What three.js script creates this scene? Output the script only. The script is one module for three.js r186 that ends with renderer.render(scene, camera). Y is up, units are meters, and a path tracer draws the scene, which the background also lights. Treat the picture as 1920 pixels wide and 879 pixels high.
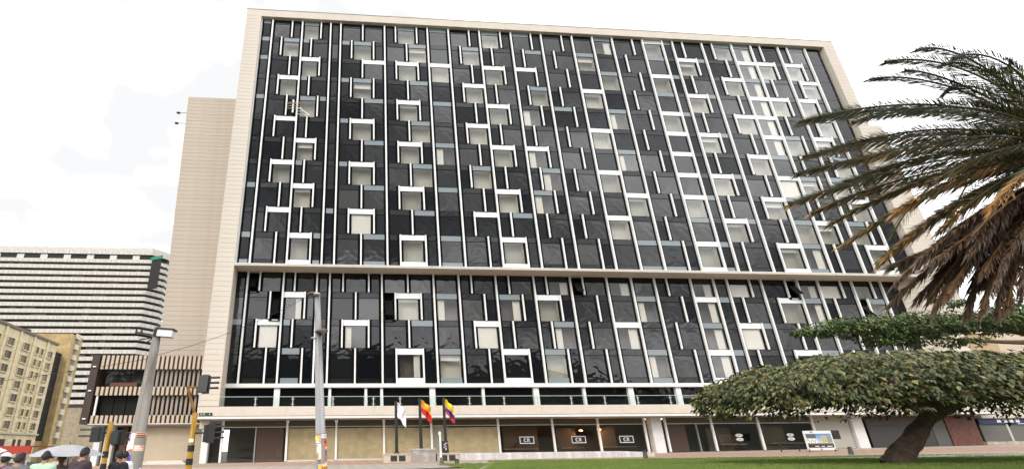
import * as THREE from 'three';
import { mergeGeometries } from 'three/addons/utils/BufferGeometryUtils.js';
import { MarchingCubes } from 'three/addons/objects/MarchingCubes.js';
import { ImprovedNoise } from 'three/addons/math/ImprovedNoise.js';

// ---------------------------------------------------------------- camera, sky, sun, exposure
const scene = new THREE.Scene();
const EYE = 1.1;
const camera = new THREE.PerspectiveCamera(49.31, 1024 / 468, 0.1, 3000);
camera.position.set(0, EYE, 0);
camera.rotation.order = 'YXZ';
camera.rotation.set(0.39763, -0.08643, -0.01174);
camera.setViewOffset(1024, 468, 126.7, 0, 1024, 468);

const noise = new ImprovedNoise();
function fbm(x, y, z, o = 4) { let s = 0, a = 0.5, f = 1; for (let i = 0; i < o; i++) { s += a * noise.noise(x * f, y * f, z * f); a *= 0.5; f *= 2.03; } return s; }
function rngOf(seed) { let a = seed >>> 0; return () => { a = (a + 0x6D2B79F5) | 0; let t = Math.imul(a ^ (a >>> 15), 1 | a); t = (t + Math.imul(t ^ (t >>> 7), 61 | t)) ^ t; return ((t ^ (t >>> 14)) >>> 0) / 4294967296; }; }
const rnd = rngOf(20240611);
const R = (a, b) => a + (b - a) * rnd();

{ // overcast sky: bright cloud sheet with thicker and thinner parts everywhere
  const W = 1024, H = 512, d = new Float32Array(W * H * 4);
  for (let j = 0; j < H; j++) {
    const el = (0.5 - (j + 0.5) / H) * Math.PI, sy = -Math.sin(el);
    for (let i = 0; i < W; i++) {
      const az = ((i + 0.5) / W) * Math.PI * 2, cx = Math.cos(el) * Math.cos(az), cz = Math.cos(el) * Math.sin(az);
      const h = Math.max(sy, 0) + 0.22, px = cx / h, pz = cz / h;
      const n = fbm(px * 1.1 + 7, pz * 1.1 + 3, 1.5, 6) + 0.5 * fbm(px * 3.1, pz * 3.1, 9.2, 5);
      const v = 1.58 * (1 + 2.6 * n);
      const k = (j * W + i) * 4, b = Math.max(0.735, Math.min(2.9, v));
      d[k] = b * 0.99; d[k + 1] = b; d[k + 2] = b * 1.02; d[k + 3] = 1;
    }
  }
  const t = new THREE.DataTexture(d, W, H, THREE.RGBAFormat, THREE.FloatType);
  t.mapping = THREE.EquirectangularReflectionMapping; t.magFilter = THREE.LinearFilter; t.minFilter = THREE.LinearFilter; t.needsUpdate = true;
  scene.background = t; scene.environment = t;
}
const sun = new THREE.DirectionalLight(0xfff3e2, 1.1);
sun.position.set(-60, 120, 70); sun.target.position.set(20, 10, -50); sun.castShadow = true; sun.shadow.radius = 26;
sun.shadow.mapSize.set(4096, 4096);
Object.assign(sun.shadow.camera, { left: -120, right: 120, top: 120, bottom: -120, near: 1, far: 500 });
scene.add(sun, sun.target);
const renderer = new THREE.WebGLRenderer({ antialias: true });
renderer.toneMapping = THREE.LinearToneMapping; renderer.toneMappingExposure = 1.3; renderer.shadowMap.enabled = true;

// ---------------------------------------------------------------- helpers
const used = {};
function numbered(n) { const k = used[n] = (used[n] ?? -1) + 1; return k ? `${n}_${String(k).padStart(3, '0')}` : n; }
function tag(o, label, category, group, kind) { if (label) o.userData.label = label; if (category) o.userData.category = category; if (group) o.userData.group = group; if (kind) o.userData.kind = kind; return o; }
function thing(name, label, category, p = [0, 0, 0], ry = 0, group) { const o = new THREE.Group(); o.name = numbered(name); o.position.set(...p); o.rotation.y = ry; scene.add(o); return tag(o, label, category, group); }
function part(parent, name, geo, mat, p = [0, 0, 0], r) { const m = new THREE.Mesh(geo, mat); m.name = name; m.castShadow = m.receiveShadow = true; m.position.set(...p); if (r) m.rotation.set(...r); parent.add(m); return m; }
function struct(name, geo, mat, p) { const m = part(scene, numbered(name), geo, mat, p); m.userData.kind = 'structure'; return m; }
const boxCache = new Map();
function box(w, h, d) { // box with uv in metres
  const k = `${w.toFixed(3)},${h.toFixed(3)},${d.toFixed(3)}`; if (boxCache.has(k)) return boxCache.get(k);
  const g = new THREE.BoxGeometry(w, h, d), uv = g.attributes.uv, n = g.attributes.normal;
  for (let i = 0; i < uv.count; i++) { const nx = Math.abs(n.getX(i)), ny = Math.abs(n.getY(i)); uv.setXY(i, uv.getX(i) * (nx > .5 ? d : w), uv.getY(i) * (ny > .5 ? d : h)); }
  boxCache.set(k, g); return g;
}
function slab(x0, x1, y0, y1, z0, z1) { return box(Math.abs(x1 - x0), Math.abs(y1 - y0), Math.abs(z1 - z0)).clone().translate((x0 + x1) / 2, (y0 + y1) / 2, (z0 + z1) / 2); }
function slabPart(parent, name, x0, x1, y0, y1, z0, z1, mat) { return part(parent, name, box(Math.abs(x1 - x0), Math.abs(y1 - y0), Math.abs(z1 - z0)), mat, [(x0 + x1) / 2, (y0 + y1) / 2, (z0 + z1) / 2]); }
function merge(list) { return mergeGeometries(list.map(g => g.index ? g.toNonIndexed() : g)); }
function cyl(r0, r1, h, n = 14) { return new THREE.CylinderGeometry(r1, r0, h, n).translate(0, h / 2, 0); }
function rod(a, b, r, n = 6) { const A = new THREE.Vector3(...a), B = new THREE.Vector3(...b), L = A.distanceTo(B); const g = new THREE.CylinderGeometry(r, r, L, n); g.applyQuaternion(new THREE.Quaternion().setFromUnitVectors(new THREE.Vector3(0, 1, 0), B.clone().sub(A).normalize())); return g.translate((A.x + B.x) / 2, (A.y + B.y) / 2, (A.z + B.z) / 2); }
// mottled textures: fine grain plus coarse patches, one square covers `size` metres
function mottle(seed, { lo = 0.82, hi = 1, size = 4, streak = 0, scale = 6, px = 256 } = {}) {
  const d = new Uint8Array(px * px * 4), r = rngOf(seed);
  for (let j = 0; j < px; j++) for (let i = 0; i < px; i++) {
    const u = i / px * Math.PI * 2, v = j / px * Math.PI * 2, q = scale / 6;
    let n = fbm(Math.cos(u) * q + seed, Math.sin(u) * q, Math.cos(v) * q + Math.sin(v) * q * 1.7, 5) * 1.1;
    if (streak) n += streak * fbm(Math.cos(u) * 5 + seed, Math.sin(u) * 5, Math.cos(v) * .25, 4);
    const t = Math.min(1, Math.max(0, 0.55 + n + (r() - .5) * .22)), s = Math.round(255 * (lo + (hi - lo) * t)), k = (j * px + i) * 4;
    d[k] = d[k + 1] = d[k + 2] = s; d[k + 3] = 255;
  }
  const t = new THREE.DataTexture(d, px, px); t.wrapS = t.wrapT = THREE.RepeatWrapping; t.magFilter = THREE.LinearFilter; t.minFilter = THREE.LinearMipmapLinearFilter; t.generateMipmaps = true; t.colorSpace = THREE.SRGBColorSpace; t.repeat.set(1 / size, 1 / size); t.needsUpdate = true; return t;
}
const lin = (r, g, b) => new THREE.Color().setRGB(r, g, b);
function M(r, g, b, rough = 0.8, o = {}) { return new THREE.MeshStandardMaterial({ color: lin(r, g, b), roughness: rough, side: THREE.DoubleSide, ...o }); }
const tStone = mottle(3, { lo: .94, hi: 1, size: 5.3 }), tConc = mottle(11, { lo: .62, hi: 1, size: 2.3, streak: .6 }), tOld = mottle(23, { lo: .78, hi: 1, size: 9, streak: .35 }), tGrass = mottle(31, { lo: .45, hi: 1, size: 1.7, scale: 9 }), tPave = mottle(47, { lo: .7, hi: 1, size: 2.6 }), tPaper = mottle(53, { lo: .88, hi: 1, size: 4.2, scale: 5 });
const stones = [1, .985, 1.01].map(k => M(.62 * k, .56 * k, .478 * k, .75, { map: tStone }));
const wingStones = [1, .985, 1.015].map(k => M(.52 * k, .448 * k, .365 * k, .78, { map: tStone }));
const mJoint = M(.33, .29, .24, .95), mBlack = M(.008, .008, .009, .6), mBacking = M(.006, .006, .007, .95), mWhite = M(.78, .78, .76, .4), mWhiteWall = M(.74, .73, .71, .8, { map: tStone }), mAlu = M(.5, .5, .49, .4, { metalness: .3 });
const mFrameDark = new THREE.MeshPhysicalMaterial({ color: lin(.004, .004, .005), roughness: .9, specularIntensity: .25, side: THREE.DoubleSide }), mSpW = M(.74, .77, .77, .25), mSpG = M(.2, .235, .25, .15);
const tWave = (() => { const px = 128, d = new Uint8Array(px * px * 4); for (let j = 0; j < px; j++) for (let i = 0; i < px; i++) { const u = i / px * 6.2832, v = j / px * 6.2832, n = fbm(Math.cos(u) * .8 + 5, Math.sin(u) * .8 + Math.cos(v) * .8, Math.sin(v) * .8, 2), k = (j * px + i) * 4; d[k] = d[k + 1] = d[k + 2] = Math.round(255 * Math.min(1, Math.max(0, .5 + n * .9))); d[k + 3] = 255; }
  const t = new THREE.DataTexture(d, px, px); t.wrapS = t.wrapT = THREE.RepeatWrapping; t.magFilter = t.minFilter = THREE.LinearFilter; t.repeat.set(1 / 4.3, 1 / 4.3); t.needsUpdate = true; return t; })(); // float glass is never quite flat
const glass = (r, g, b, ior = 1.55, rough = .015, si = .6) => new THREE.MeshPhysicalMaterial({ color: lin(r, g, b), roughness: rough, ior, specularIntensity: si, side: THREE.DoubleSide, bumpMap: tWave, bumpScale: .012 });
const tinted = [glass(.006, .007, .0085, 1.5, .01, .5), glass(.008, .009, .0095, 1.5, .01, .75), glass(.004, .005, .007, 1.5, .01, .35)], midGlass = [glass(.011, .0115, .011, 1.52, .01, 1), glass(.02, .0205, .0195, 1.56, .01, 1), glass(.008, .0085, .0085, 1.5, .01, .9), glass(.034, .034, .032, 1.56, .01, 1)], spDark = [glass(.008, .009, .010, 1.5, .015, .6), glass(.014, .015, .015, 1.5, .015, .9)];
const clear = new THREE.MeshPhysicalMaterial({ color: lin(.9, .89, .87), transmission: 1, thickness: 0, roughness: 0, ior: 1.5, side: THREE.DoubleSide });
const roomLight = [M(.47, .475, .425, .9), M(.58, .58, .53, .9), M(.4, .405, .36, .9)], roomDim = M(.13, .13, .125, .9), mCurtain = M(.8, .8, .77, .9), mBlind = M(.84, .84, .82, .8);
const pick = a => a[Math.floor(rnd() * a.length)];

// ---------------------------------------------------------------- ground
const sstep = (a, b, x) => { const t = Math.min(1, Math.max(0, (x - a) / (b - a))); return t * t * (3 - 2 * t); };
const shopY = x => 0.0095 * (Math.max(-30, Math.min(90, x)) + 10);
const frontY = x => 0.2 * sstep(2, 16, x) + Math.max(0, Math.min(60, x - 30)) * .004;
function paveY(x, z) { const t = Math.min(1, Math.max(0, (-z - 40.4) / 15.6)); return frontY(x) * (1 - t) + shopY(x) * t; }
function sheet(x0, x1, z0, z1, nx, nz, fy) {
  const g = new THREE.PlaneGeometry(1, 1, nx, nz).rotateX(-Math.PI / 2), p = g.attributes.position, uv = g.attributes.uv;
  for (let i = 0; i < p.count; i++) { const x = x0 + (p.getX(i) + .5) * (x1 - x0), z = z0 + (p.getZ(i) + .5) * (z1 - z0); p.setXYZ(i, x, fy(x, z), z); uv.setXY(i, x, z); }
  g.computeVertexNormals(); return g;
}
struct('ground', sheet(-1500, 1500, -1500, 1500, 8, 8, () => -.6), M(.07, .068, .065, .95, { map: tPave }));
struct('pavement', merge([sheet(-27, 95, -58, -33, 60, 16, paveY), slab(-27, 10, -.6, -.004, -33, -33.2)]), M(.46, .415, .35, .9, { map: tPave }));
struct('brick_paving', sheet(-24, 95, -51.5, -43, 60, 10, (x, z) => paveY(x, z) + .004), M(.5, .30, .21, .9, { map: tPave }));
// lawn with a rounded end
{
  const s = new THREE.Shape(); s.moveTo(95, -40.2); s.lineTo(17, -40.2); s.bezierCurveTo(13, -40.1, 11, -38, 9.5, -34); s.lineTo(5, -20); s.lineTo(5, -1); s.lineTo(95, -1); s.lineTo(95, -40.2);
  const g = new THREE.ExtrudeGeometry(s, { depth: .9, bevelEnabled: false, curveSegments: 20 }).rotateX(Math.PI / 2); // shape y -> z
  g.translate(0, .2, 0); const uv = g.attributes.uv, p = g.attributes.position; for (let i = 0; i < uv.count; i++) uv.setXY(i, p.getX(i), p.getZ(i));
  struct('lawn', g, M(.13, .19, .035, .95, { map: tGrass }));
  const edge = new THREE.Shape(); edge.moveTo(95, -40.42); edge.lineTo(16.9, -40.42); edge.bezierCurveTo(12.6, -40.3, 10.7, -38, 9.25, -34); edge.lineTo(4.7, -20); edge.lineTo(5, -20); edge.lineTo(9.5, -34); edge.bezierCurveTo(11, -38, 13, -40.1, 17, -40.2); edge.lineTo(95, -40.2);
  const e = new THREE.ExtrudeGeometry(edge, { depth: .9, bevelEnabled: false, curveSegments: 20 }).rotateX(Math.PI / 2).translate(0, .235, 0);
  struct('kerb', e, M(.4, .37, .32, .9, { map: tConc }));
  struct('dirt_path', sheet(22, 42, -35.4, -33.6, 20, 2, (x, z) => .21 + .006 * Math.sin(x)), M(.16, .14, .11, .95, { map: tPave }));
  // grass tufts
  const blade = new THREE.BufferGeometry(); const v = [], r2 = rngOf(5);
  for (let k = 0; k < 7; k++) { const a = r2() * 6.28, x = (r2() - .5) * .25, z = (r2() - .5) * .25, h = .05 + r2() * .05, w = .012, dx = Math.cos(a) * w, dz = Math.sin(a) * w, lx = (r2() - .5) * .05, lz = (r2() - .5) * .05; v.push(x - dx, 0, z - dz, x + dx, 0, z + dz, x + lx, h, z + lz); }
  blade.setAttribute('position', new THREE.Float32BufferAttribute(v, 3)); blade.computeVertexNormals();
  const N = 42000, im = new THREE.InstancedMesh(blade, M(1, 1, 1, .8), N), m4 = new THREE.Matrix4(), c = new THREE.Color(); im.name = 'grass'; let n = 0;
  while (n < N) { const z = -R(12, 40.1), x = R(6, 70); if (x < 9.6 + (z + 34) * -.2 && z < -34 || x > -z * 1.75 + 4) continue; if (x > 21.8 && x < 42 && z > -35.5 && z < -33.5) continue;
    const s = R(.6, 1.3); m4.makeRotationY(R(0, 6.28)).scale(new THREE.Vector3(s, s, s)).setPosition(x, .195, z); im.setMatrixAt(n, m4);
    const q = fbm(x * .3, z * .3, 2) + R(-.3, .3); c.setRGB(.14 + q * .07, .2 + q * .05, .035); im.setColorAt(n, c); n++; }
  tag(im, 'short green lawn grass in front of the building', 'grass', null, 'stuff'); scene.add(im);
}
// wooded hills behind the viewer, mirrored in the lower windows
{
  const g = sheet(-900, 1300, 330, 900, 120, 24, (x, z) => { const t = sstep(330, 620, z); return -1 + t * (108 + 55 * fbm(x * .004 + 3, z * .003, 1.2, 5) * 2 - 40 * sstep(100, 700, x)); });
  struct('hill', g, M(.035, .045, .025, 1));
}

// ---------------------------------------------------------------- main building
const B = thing('office_block', 'wide glass curtain wall office block framed in pale stone above a row of shops', 'building');
const zF = -54, XL = -14.0, XR = 72.75, XiL = -11.99, XiR = 70.98, yTop = 57.06, yBeam = 55.88, yLedge = 20.03, yPar = 5.12;
slabPart(B, 'core_wall', -13.9, 72.6, 19.95, 55.8, -55.7, -74, mBacking);
slabPart(B, 'lower_core_wall', -13.9, 72.6, 8, 19.6, -57.4, -74, mBacking);
slabPart(B, 'roof', -13.9, 72.6, 56.0, 56.5, -56, -74, stones[0]);
// stone courses of the two piers, joints recessed
function courses(name, y0, y1, step, fx0, fx1, z0, z1, mats) {
  const n = Math.round((y1 - y0) / step), h = (y1 - y0) / n;
  for (let i = 0; i < n; i++) { const y = y0 + i * h, a = fx0(y + h / 2), b = fx1(y + h / 2); slabPart(B, name, a, b, y, y + h - .02, z0 + R(-.003, .003), z1, pick(mats)); }
}
courses('pier_course', 5.16, yBeam, .56, () => XL, () => XiL, zF, -56.2, stones);
slabPart(B, 'pier_core', XL + .03, XiL - .03, 5.16, yBeam, zF - .04, -74, mJoint);
courses('pier_course', 20.05, yBeam, .56, () => XiR, () => XR, zF, -56.2, stones);
slabPart(B, 'pier_core', XiR + .03, XR - .03, 5.16, yBeam, zF - .04, -74, mJoint);
{ // lower right pier: its inner face is splayed back to the recessed glass
  const n = 26, h = (19.84 - 5.16) / n;
  for (let i = 0; i < n; i++) { const s = new THREE.Shape(); s.moveTo(XiR, 0); s.lineTo(XR, 0); s.lineTo(XR, 2.6); s.lineTo(69.45, 2.6); s.lineTo(69.45, 2.2); s.lineTo(XiR, 0);
    const g = new THREE.ExtrudeGeometry(s, { depth: h - .03, bevelEnabled: false }).rotateX(-Math.PI / 2); part(B, 'splayed_course', g, pick(stones), [0, 5.16 + i * h, zF]); }
}
{ // top beam: long stone panels with fine joints
  let x = XL; const w = (XR - XL) / 24; for (let i = 0; i < 24; i++, x += w) slabPart(B, 'beam_panel', x, x + w - .015, yBeam + .01, yTop, zF, -56, stones[i % 7 == 3 ? 1 : 0]);
  slabPart(B, 'beam_core', XL + .02, XR - .02, yBeam + .03, yTop - .02, zF - .03, -74, stones[1]);
  slabPart(B, 'roof_coping', XL - .04, XR + .04, yTop + .003, yTop + .07, zF + .04, -56, mJoint);
}
slabPart(B, 'ledge', XiL - .02, XiR + .01, yLedge - .2, yLedge, zF, -56.6, stones[0]);
slabPart(B, 'ledge_flashing', XiL - .01, XiR, yLedge + .003, yLedge + .07, zF + .03, -54.4, mWhite);
// wings set back on both sides
courses('wing_course', 3.8, 46.5, .56, y => -20.3 - (y - 3.8) * .041, () => -13.2, -60, -62, wingStones);
slabPart(B, 'wing_core', -20.2, -13.2, 3.8, 46.45, -60.05, -78, mJoint);
courses('wing_course', 5, 46.5, .56, () => 71, () => 82.85, -60, -62, stones);
slabPart(B, 'wing_core', 71, 82.8, 0, 46.45, -60.05, -78, mJoint);
for (const [y] of [[43.9], [42.2]]) { const l = part(B, 'wall_lamp', rod([-21.85, y, -60.2], [-23.1, y + .05, -60.2], .03), mBlack); part(l, 'lamp_head', box(.42, .16, .3), mBlack, [-23.1, y, -60.2]); }

// ---- curtain wall
const rowsUp = [
  'g Dm,n Gl,n n Dm,Dm n,Gl,n Gm Dm,n Gl,n Gm,n Dm,n Dm Gk Dm,n Wl g n,Dd n,Gl Gk n,Dd n,Gm',
  'g n,Gl g,Dm m g,Gl,n Dm,Gl Dm n,Gl n,Dm n,Gm n,Dm Gl Dm n,Dm Gm n Wl,g Dd,n Wk Wl,n Wl,n',
  'g Dd,n Wl,n n Dd,Wm n,Wl,n Wl Dm,n Wl,n Wm,n Dm,n Dd Gl Dm,n Wl g n,Dm n,Wl Gk g,Dm n,Wl',
  'n n,Wl g,Dd n g,Gl,n Dd,Gm Dd n,Wl n,Dm n,Gl n,Dm Wl Dd n,Dm Gm n Wl,g Dm,n Wk Wl,n Wl,n',
  'g Dd,n Gl,g n Dd,Gm n,Wl,n Gm Dd,n Wl,n DK,n Gd,n Dd GK Dd,n Wl g n,Dd n,Wl Wk n,Dd n,Wl',
  'n n,Wd n,Dd m g,Wl,n Dd,Gl Dm n,Wl n,Dm n,Dm n,Dm Wl Dd n,Dd Wd n Wl,g Dd,n Wk Gl,n Wl,n',
  'n Dd,n Wl,n n Dd,Gm n,Wl,n GK Dm,n Wl,n WK,n Dm,n Dd GK Dm,n Wm n n,Dd n,Wl Gm n,Dd n,Gl',
  'n n,Wl g,Dm m g,Wl,n Dm,Gl Dm n,Gl n,Dm n,GK n,Dm Wl Dm n,Dm Wm n Wl,g Dm,n Ww Gl,n Gl,n',
  'g Dd,n Wl,n n Dm,Gm n,Wl,n Gm Dm,n Wl,n GK,n Dm,n Dm Wl Dm,n Wl g n,Dm n,Wl Gm n,Dd n,Wl',
  'n n,Wd n,Dd g n,Ww,n Dd,Gd Dd n,Wd n,Gd n,Dm n,Dm Wl Dm n,Dm Gm n Wl,g Dm,n Gl Wl,n Gl,n',
  'g Dm,n Wl,g n Dm,Gm n,Wl,n Gm Dm,n Wl,n Dm,n Dm,n Dm Gm Gd,n Wl g n,Dm n,Wl Gk n,Dm n,Wl'];
const rowsLow = [
  'n o,Dm n,Dd n n,Dm,n Dm,Dm Dm n,Dm n,Dm n,Dk o,Dm Dk Dm n,Dm Dk n Dw,n Dd,o Dk Dw,n Dl,n',
  'm Dm,o Wk,m n Dm,Dm o,Wl,n GK Dm,n Gk,n Wl,n Dm,n Dm GK Dm,n Wk g n,Dm n,Wl Gk n,Dm o,Gl',
  'g n,Ww g,Dd n m,WK,n Dm,Gm Dm n,Ww n,Dm n,GK n,Dm Wk Dm n,Dm Gk n Ww,g Dm,n Wm Dm,n Dm,n',
  'm Dd,n Gd,n n Dd,Dd n,Wk,n Gl Dd,n Wd,n Gl,n Dm,n Dm GK Dm,n Wk g n,Dd n,Wd Gd n,Dd n,Dd'];
const mullUp = [-11.85, -10.36, -6.35, -2.5, -1.12, 4.9, 10.88, 13.85, 18.27, 22.8, 27.2, 31.75, 34.78, 37.75, 42.32, 45.3, 46.87, 51.4, 56.0, 59.0, 63.3, 67.6, 70.1];
const mullLow = [-11.95, -10.39, -6.53, -2.9, -1.5, 4.24, 10.04, 12.91, 17.17, 21.61, 25.92, 30.28, 33.25, 36.06, 40.51, 43.36, 45.05, 49.33, 53.96, 56.57, 60.98, 64.76, 67.1];
const roomCache = new Map();
function roomGeo(w, h, d) { const k = w.toFixed(2) + h.toFixed(2); if (roomCache.has(k)) return roomCache.get(k);
  const g = merge([slab(-w / 2, w / 2, -h / 2, h / 2, -d, -d - .02), slab(-w / 2 - .02, -w / 2, -h / 2, h / 2, 0, -d), slab(w / 2, w / 2 + .02, -h / 2, h / 2, 0, -d), slab(-w / 2, w / 2, h / 2, h / 2 + .02, 0, -d), slab(-w / 2, w / 2, -h / 2 - .02, -h / 2, 0, -d)]); roomCache.set(k, g); return g; }
const ringCache = new Map();
function ring(W, H, w, h, d) { const k = [W, H, w, h].map(v => v.toFixed(2)).join(); if (ringCache.has(k)) return ringCache.get(k);
  const g = merge([slab(-W / 2, -w / 2, -H / 2, H / 2, 0, -d), slab(w / 2, W / 2, -H / 2, H / 2, 0, -d), slab(-w / 2, w / 2, h / 2, H / 2, 0, -d), slab(-w / 2, w / 2, -H / 2, -h / 2, 0, -d)]); ringCache.set(k, g); return g; }
function foldGeo(w, h, n) { // hanging curtain with vertical folds
  const g = new THREE.PlaneGeometry(w, h, n * 4, 1), p = g.attributes.position; for (let i = 0; i < p.count; i++) p.setZ(i, Math.sin(p.getX(i) / w * n * 6.283) * .05); g.computeVertexNormals(); return g; }
function cell(code, xa, xb, y0, y1, zg, tall) {
  const wide = code.length === 2, W = xb - xa, H = y1 - y0, cx = (xa + xb) / 2, hdr = wide ? code[0] : (code === 'g' ? 'G' : 'D'), inn = wide ? code[1] : ({ g: 'd', n: 'd', m: 'm', o: 'o' })[code];
  const gap = wide ? .37 : .34, w = W - 2 * gap, hh = .68, bh = tall ? .62 : 0, py0 = y0 + .03 + bh, py1 = y1 - hh - .03, h = py1 - py0, cy = (py0 + py1) / 2;
  const see = 'lkKw'.includes(inn), name = !wide ? (inn === 'o' ? 'open_vent' : 'vent_window') : (hdr === 'D' ? 'tinted_window' : 'window');
  const mat = see ? clear : inn === 'd' || inn === 'o' ? pick(tinted) : pick(midGlass);
  const pane = part(B, name, box(w, h, .03), mat, [cx, cy, zg], [R(-.007, .007), R(-.007, .007), 0]);
  if (inn === 'o') { pane.rotation.x = -.6; pane.position.z += .5; pane.position.y += .1; }
  const fr = part(pane, 'window_frame', ring(W, H - .02, w + .02, H - .1, .14), mFrameDark, [0, (y0 + y1) / 2 - cy, -.02]); if (inn === 'o') { fr.rotation.x = .42; fr.position.set(0, (y0 + y1) / 2 - cy, -.5); }
  const spm = hdr === 'W' ? mSpW : hdr === 'G' ? mSpG : pick(spDark), spw = hdr === 'W' ? W - .2 : hdr === 'G' ? w + .1 : w;
  if (inn !== 'o') {
    part(pane, 'spandrel', box(spw, hh - .04, .05), spm, [0, y1 - hh / 2 - cy, .012]);
    if (tall) part(pane, 'sill_panel', box(spw, bh - .04, .05), spm, [0, y0 + bh / 2 - cy, .012]);
    part(pane, 'transom', box(w + .06, .05, .07), mFrameDark, [0, h / 2 + .015, .01]);
  }
  if (see) {
    part(pane, 'room_recess', roomGeo(w, h, .85), inn === 'l' ? pick(roomLight) : inn === 'w' ? roomLight[0] : roomDim, [0, 0, -.06]);
    if (inn === 'w') part(pane, 'blind', box(w - .04, h * .97, .02), mBlind, [0, h * .012, -.14]);
    else if (inn !== 'l') { const cw = w * R(.3, .45); part(pane, 'curtain', foldGeo(cw, h - .06, 5), mCurtain, [(inn === 'k' ? 1 : -1) * (w - cw) / 2, 0, -.2]); }
    else if (rnd() < .22) { const bhh = h * R(.08, .3); part(pane, 'blind', box(w - .04, bhh, .02), mBlind, [0, (h - bhh) / 2, -.3]); }
  }
}
function curtain(rows, tops, mull, k, zg, zfin, tallRow) {
  const X = mull.map(x => x * k);
  rows.forEach((row, r) => {
    const y1 = tops[r], y0 = tops[r + 1];
    row.split(' ').forEach((bay, b) => {
      const cells = bay.split(','), u = cells.map(c => c.length === 2 ? 1.95 : 1), tot = u.reduce((a, c) => a + c, 0); let x = X[b];
      cells.forEach((c, i) => { const xb = x + (X[b + 1] - X[b]) * u[i] / tot; cell(c, x, xb, y0, y1, zg, r === tallRow);
        if (i < cells.length - 1) slabPart(B, 'fin', xb - .085, xb + .085, y0 + .04, y1 - .02, zg + .03, zfin - .06, mWhite); x = xb; });
    });
    // dark end column at the right
    const w = X[22] - X[21] - .3; part(B, 'end_pane', box(w, y1 - y0 - .05, .03), pick(tinted), [(X[21] + X[22]) / 2 + .05, (y0 + y1) / 2, zg], [R(-.003, .003), R(-.003, .003), 0]);
  });
  for (let i = 1; i < 22; i++) slabPart(B, 'mullion', X[i] - .095, X[i] + .095, tops[tops.length - 1] + .01, tops[0] - .02, zg - .1, zfin - .03, mWhite);
  slabPart(B, 'edge_mullion', X[0] - .09, X[0] + .09, tops[tops.length - 1] + .01, tops[0] - .02, zg - .1, zfin, mWhite);
}
const K1 = 1.0085, K2 = 1.037;
curtain(rowsUp, [54.5, 51.28, 48.15, 45, 41.82, 38.62, 35.47, 32.32, 29.15, 25.98, 22.8, 18.9].map(y => Math.min(55.86, y * K1 + EYE)), mullUp, K1, -54.6, -54.32, 10);
curtain(rowsLow, [18.1, 15.87, 12.83, 9.8, 6.19].map(y => y * K2 + EYE), mullLow, K2, -56.25, -55.98, 3);

// ---- balcony storey
const yW0 = 7.52, yW1 = 7.12;
slabPart(B, 'white_beam', XiL - .4, 69.4, yW1, yW0, -55.85, -56.9, mWhiteWall);
const bal = [-12.4, -6.68, -1.19, 2.6, 4.28, 9.73, 15.26, 21.12, 26.54, 31.86, 37.38, 42.9, 48.4, 53.9, 59.4, 64.9, 69.3];
for (let i = 0; i < bal.length - 1; i++) { const x0 = bal[i], x1 = bal[i + 1], pn = part(B, 'balcony_pane', box(x1 - x0 - .4, yW1 - 4.5, .03), pick(tinted), [(x0 + x1) / 2, (yW1 + 4.5) / 2, -56.6], [R(-.003, .003), R(-.003, .003), 0]);
  part(pn, 'pane_frame', ring(x1 - x0, yW1 - 4.5, x1 - x0 - .38, yW1 - 4.7, .1), mFrameDark, [0, 0, -.02]);
  if (i) { const tw = [1, 5, 7, 9, 10, 12, 14].includes(i) ? .3 : .14; slabPart(B, 'balcony_post', x0 - tw, x0 + tw, 4.3, yW1, -56.1, -56.5, mWhite); } }
slabPart(B, 'balcony_floor', XiL, 70.5, 3.99, 4.3, -54.25, -57.4, stones[1]);
{ let x = XL; const w = (72.7 - XL) / 20; for (let i = 0; i < 20; i++, x += w) slabPart(B, 'parapet_panel', x, x + w - .012, 4.25, yPar, zF, -54.22, stones[0]); }
slabPart(B, 'parapet_groove', XL + .02, 72.68, 4.19, 4.25, zF - .05, -54.2, mJoint);
slabPart(B, 'canopy_fascia', XL, 72.7, 3.98, 4.19, zF + .02, -54.24, mWhiteWall);
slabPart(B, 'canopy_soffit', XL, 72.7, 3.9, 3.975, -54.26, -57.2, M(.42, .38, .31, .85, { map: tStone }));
{ const railGlass = new THREE.MeshPhysicalMaterial({ color: lin(.9, .95, .93), transmission: 1, thickness: 0, roughness: 0, ior: 1.5 });
  const px = [-11.9, -8.49, -4.81, -.8, 3.28, 6, 9.6, 13.18, 16.83, 20.4, 24.02, 27.67, 31.3, 34.92, 38.5, 42.2, 45.9, 49.5, 53.2, 56.8, 60.5, 64.1, 67.8, 70.9];
  for (let i = 0; i < px.length - 1; i++) { if (i) { const p = slabPart(B, 'rail_post', px[i] - .05, px[i] + .05, yPar, 6.02, -54.08, -54.14, mAlu); for (const dy of [-.25, .25]) part(p, 'clamp', box(.34, .04, .05), mAlu, [0, dy, .02]); }
    slabPart(B, 'rail_glass', px[i] + .1, px[i + 1] - .1, yPar + .04, 5.98, -54.1, -54.112, railGlass); }
  slabPart(B, 'handrail', XiL, 70.95, 6.02, 6.07, -54.06, -54.16, mAlu);
}
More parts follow.
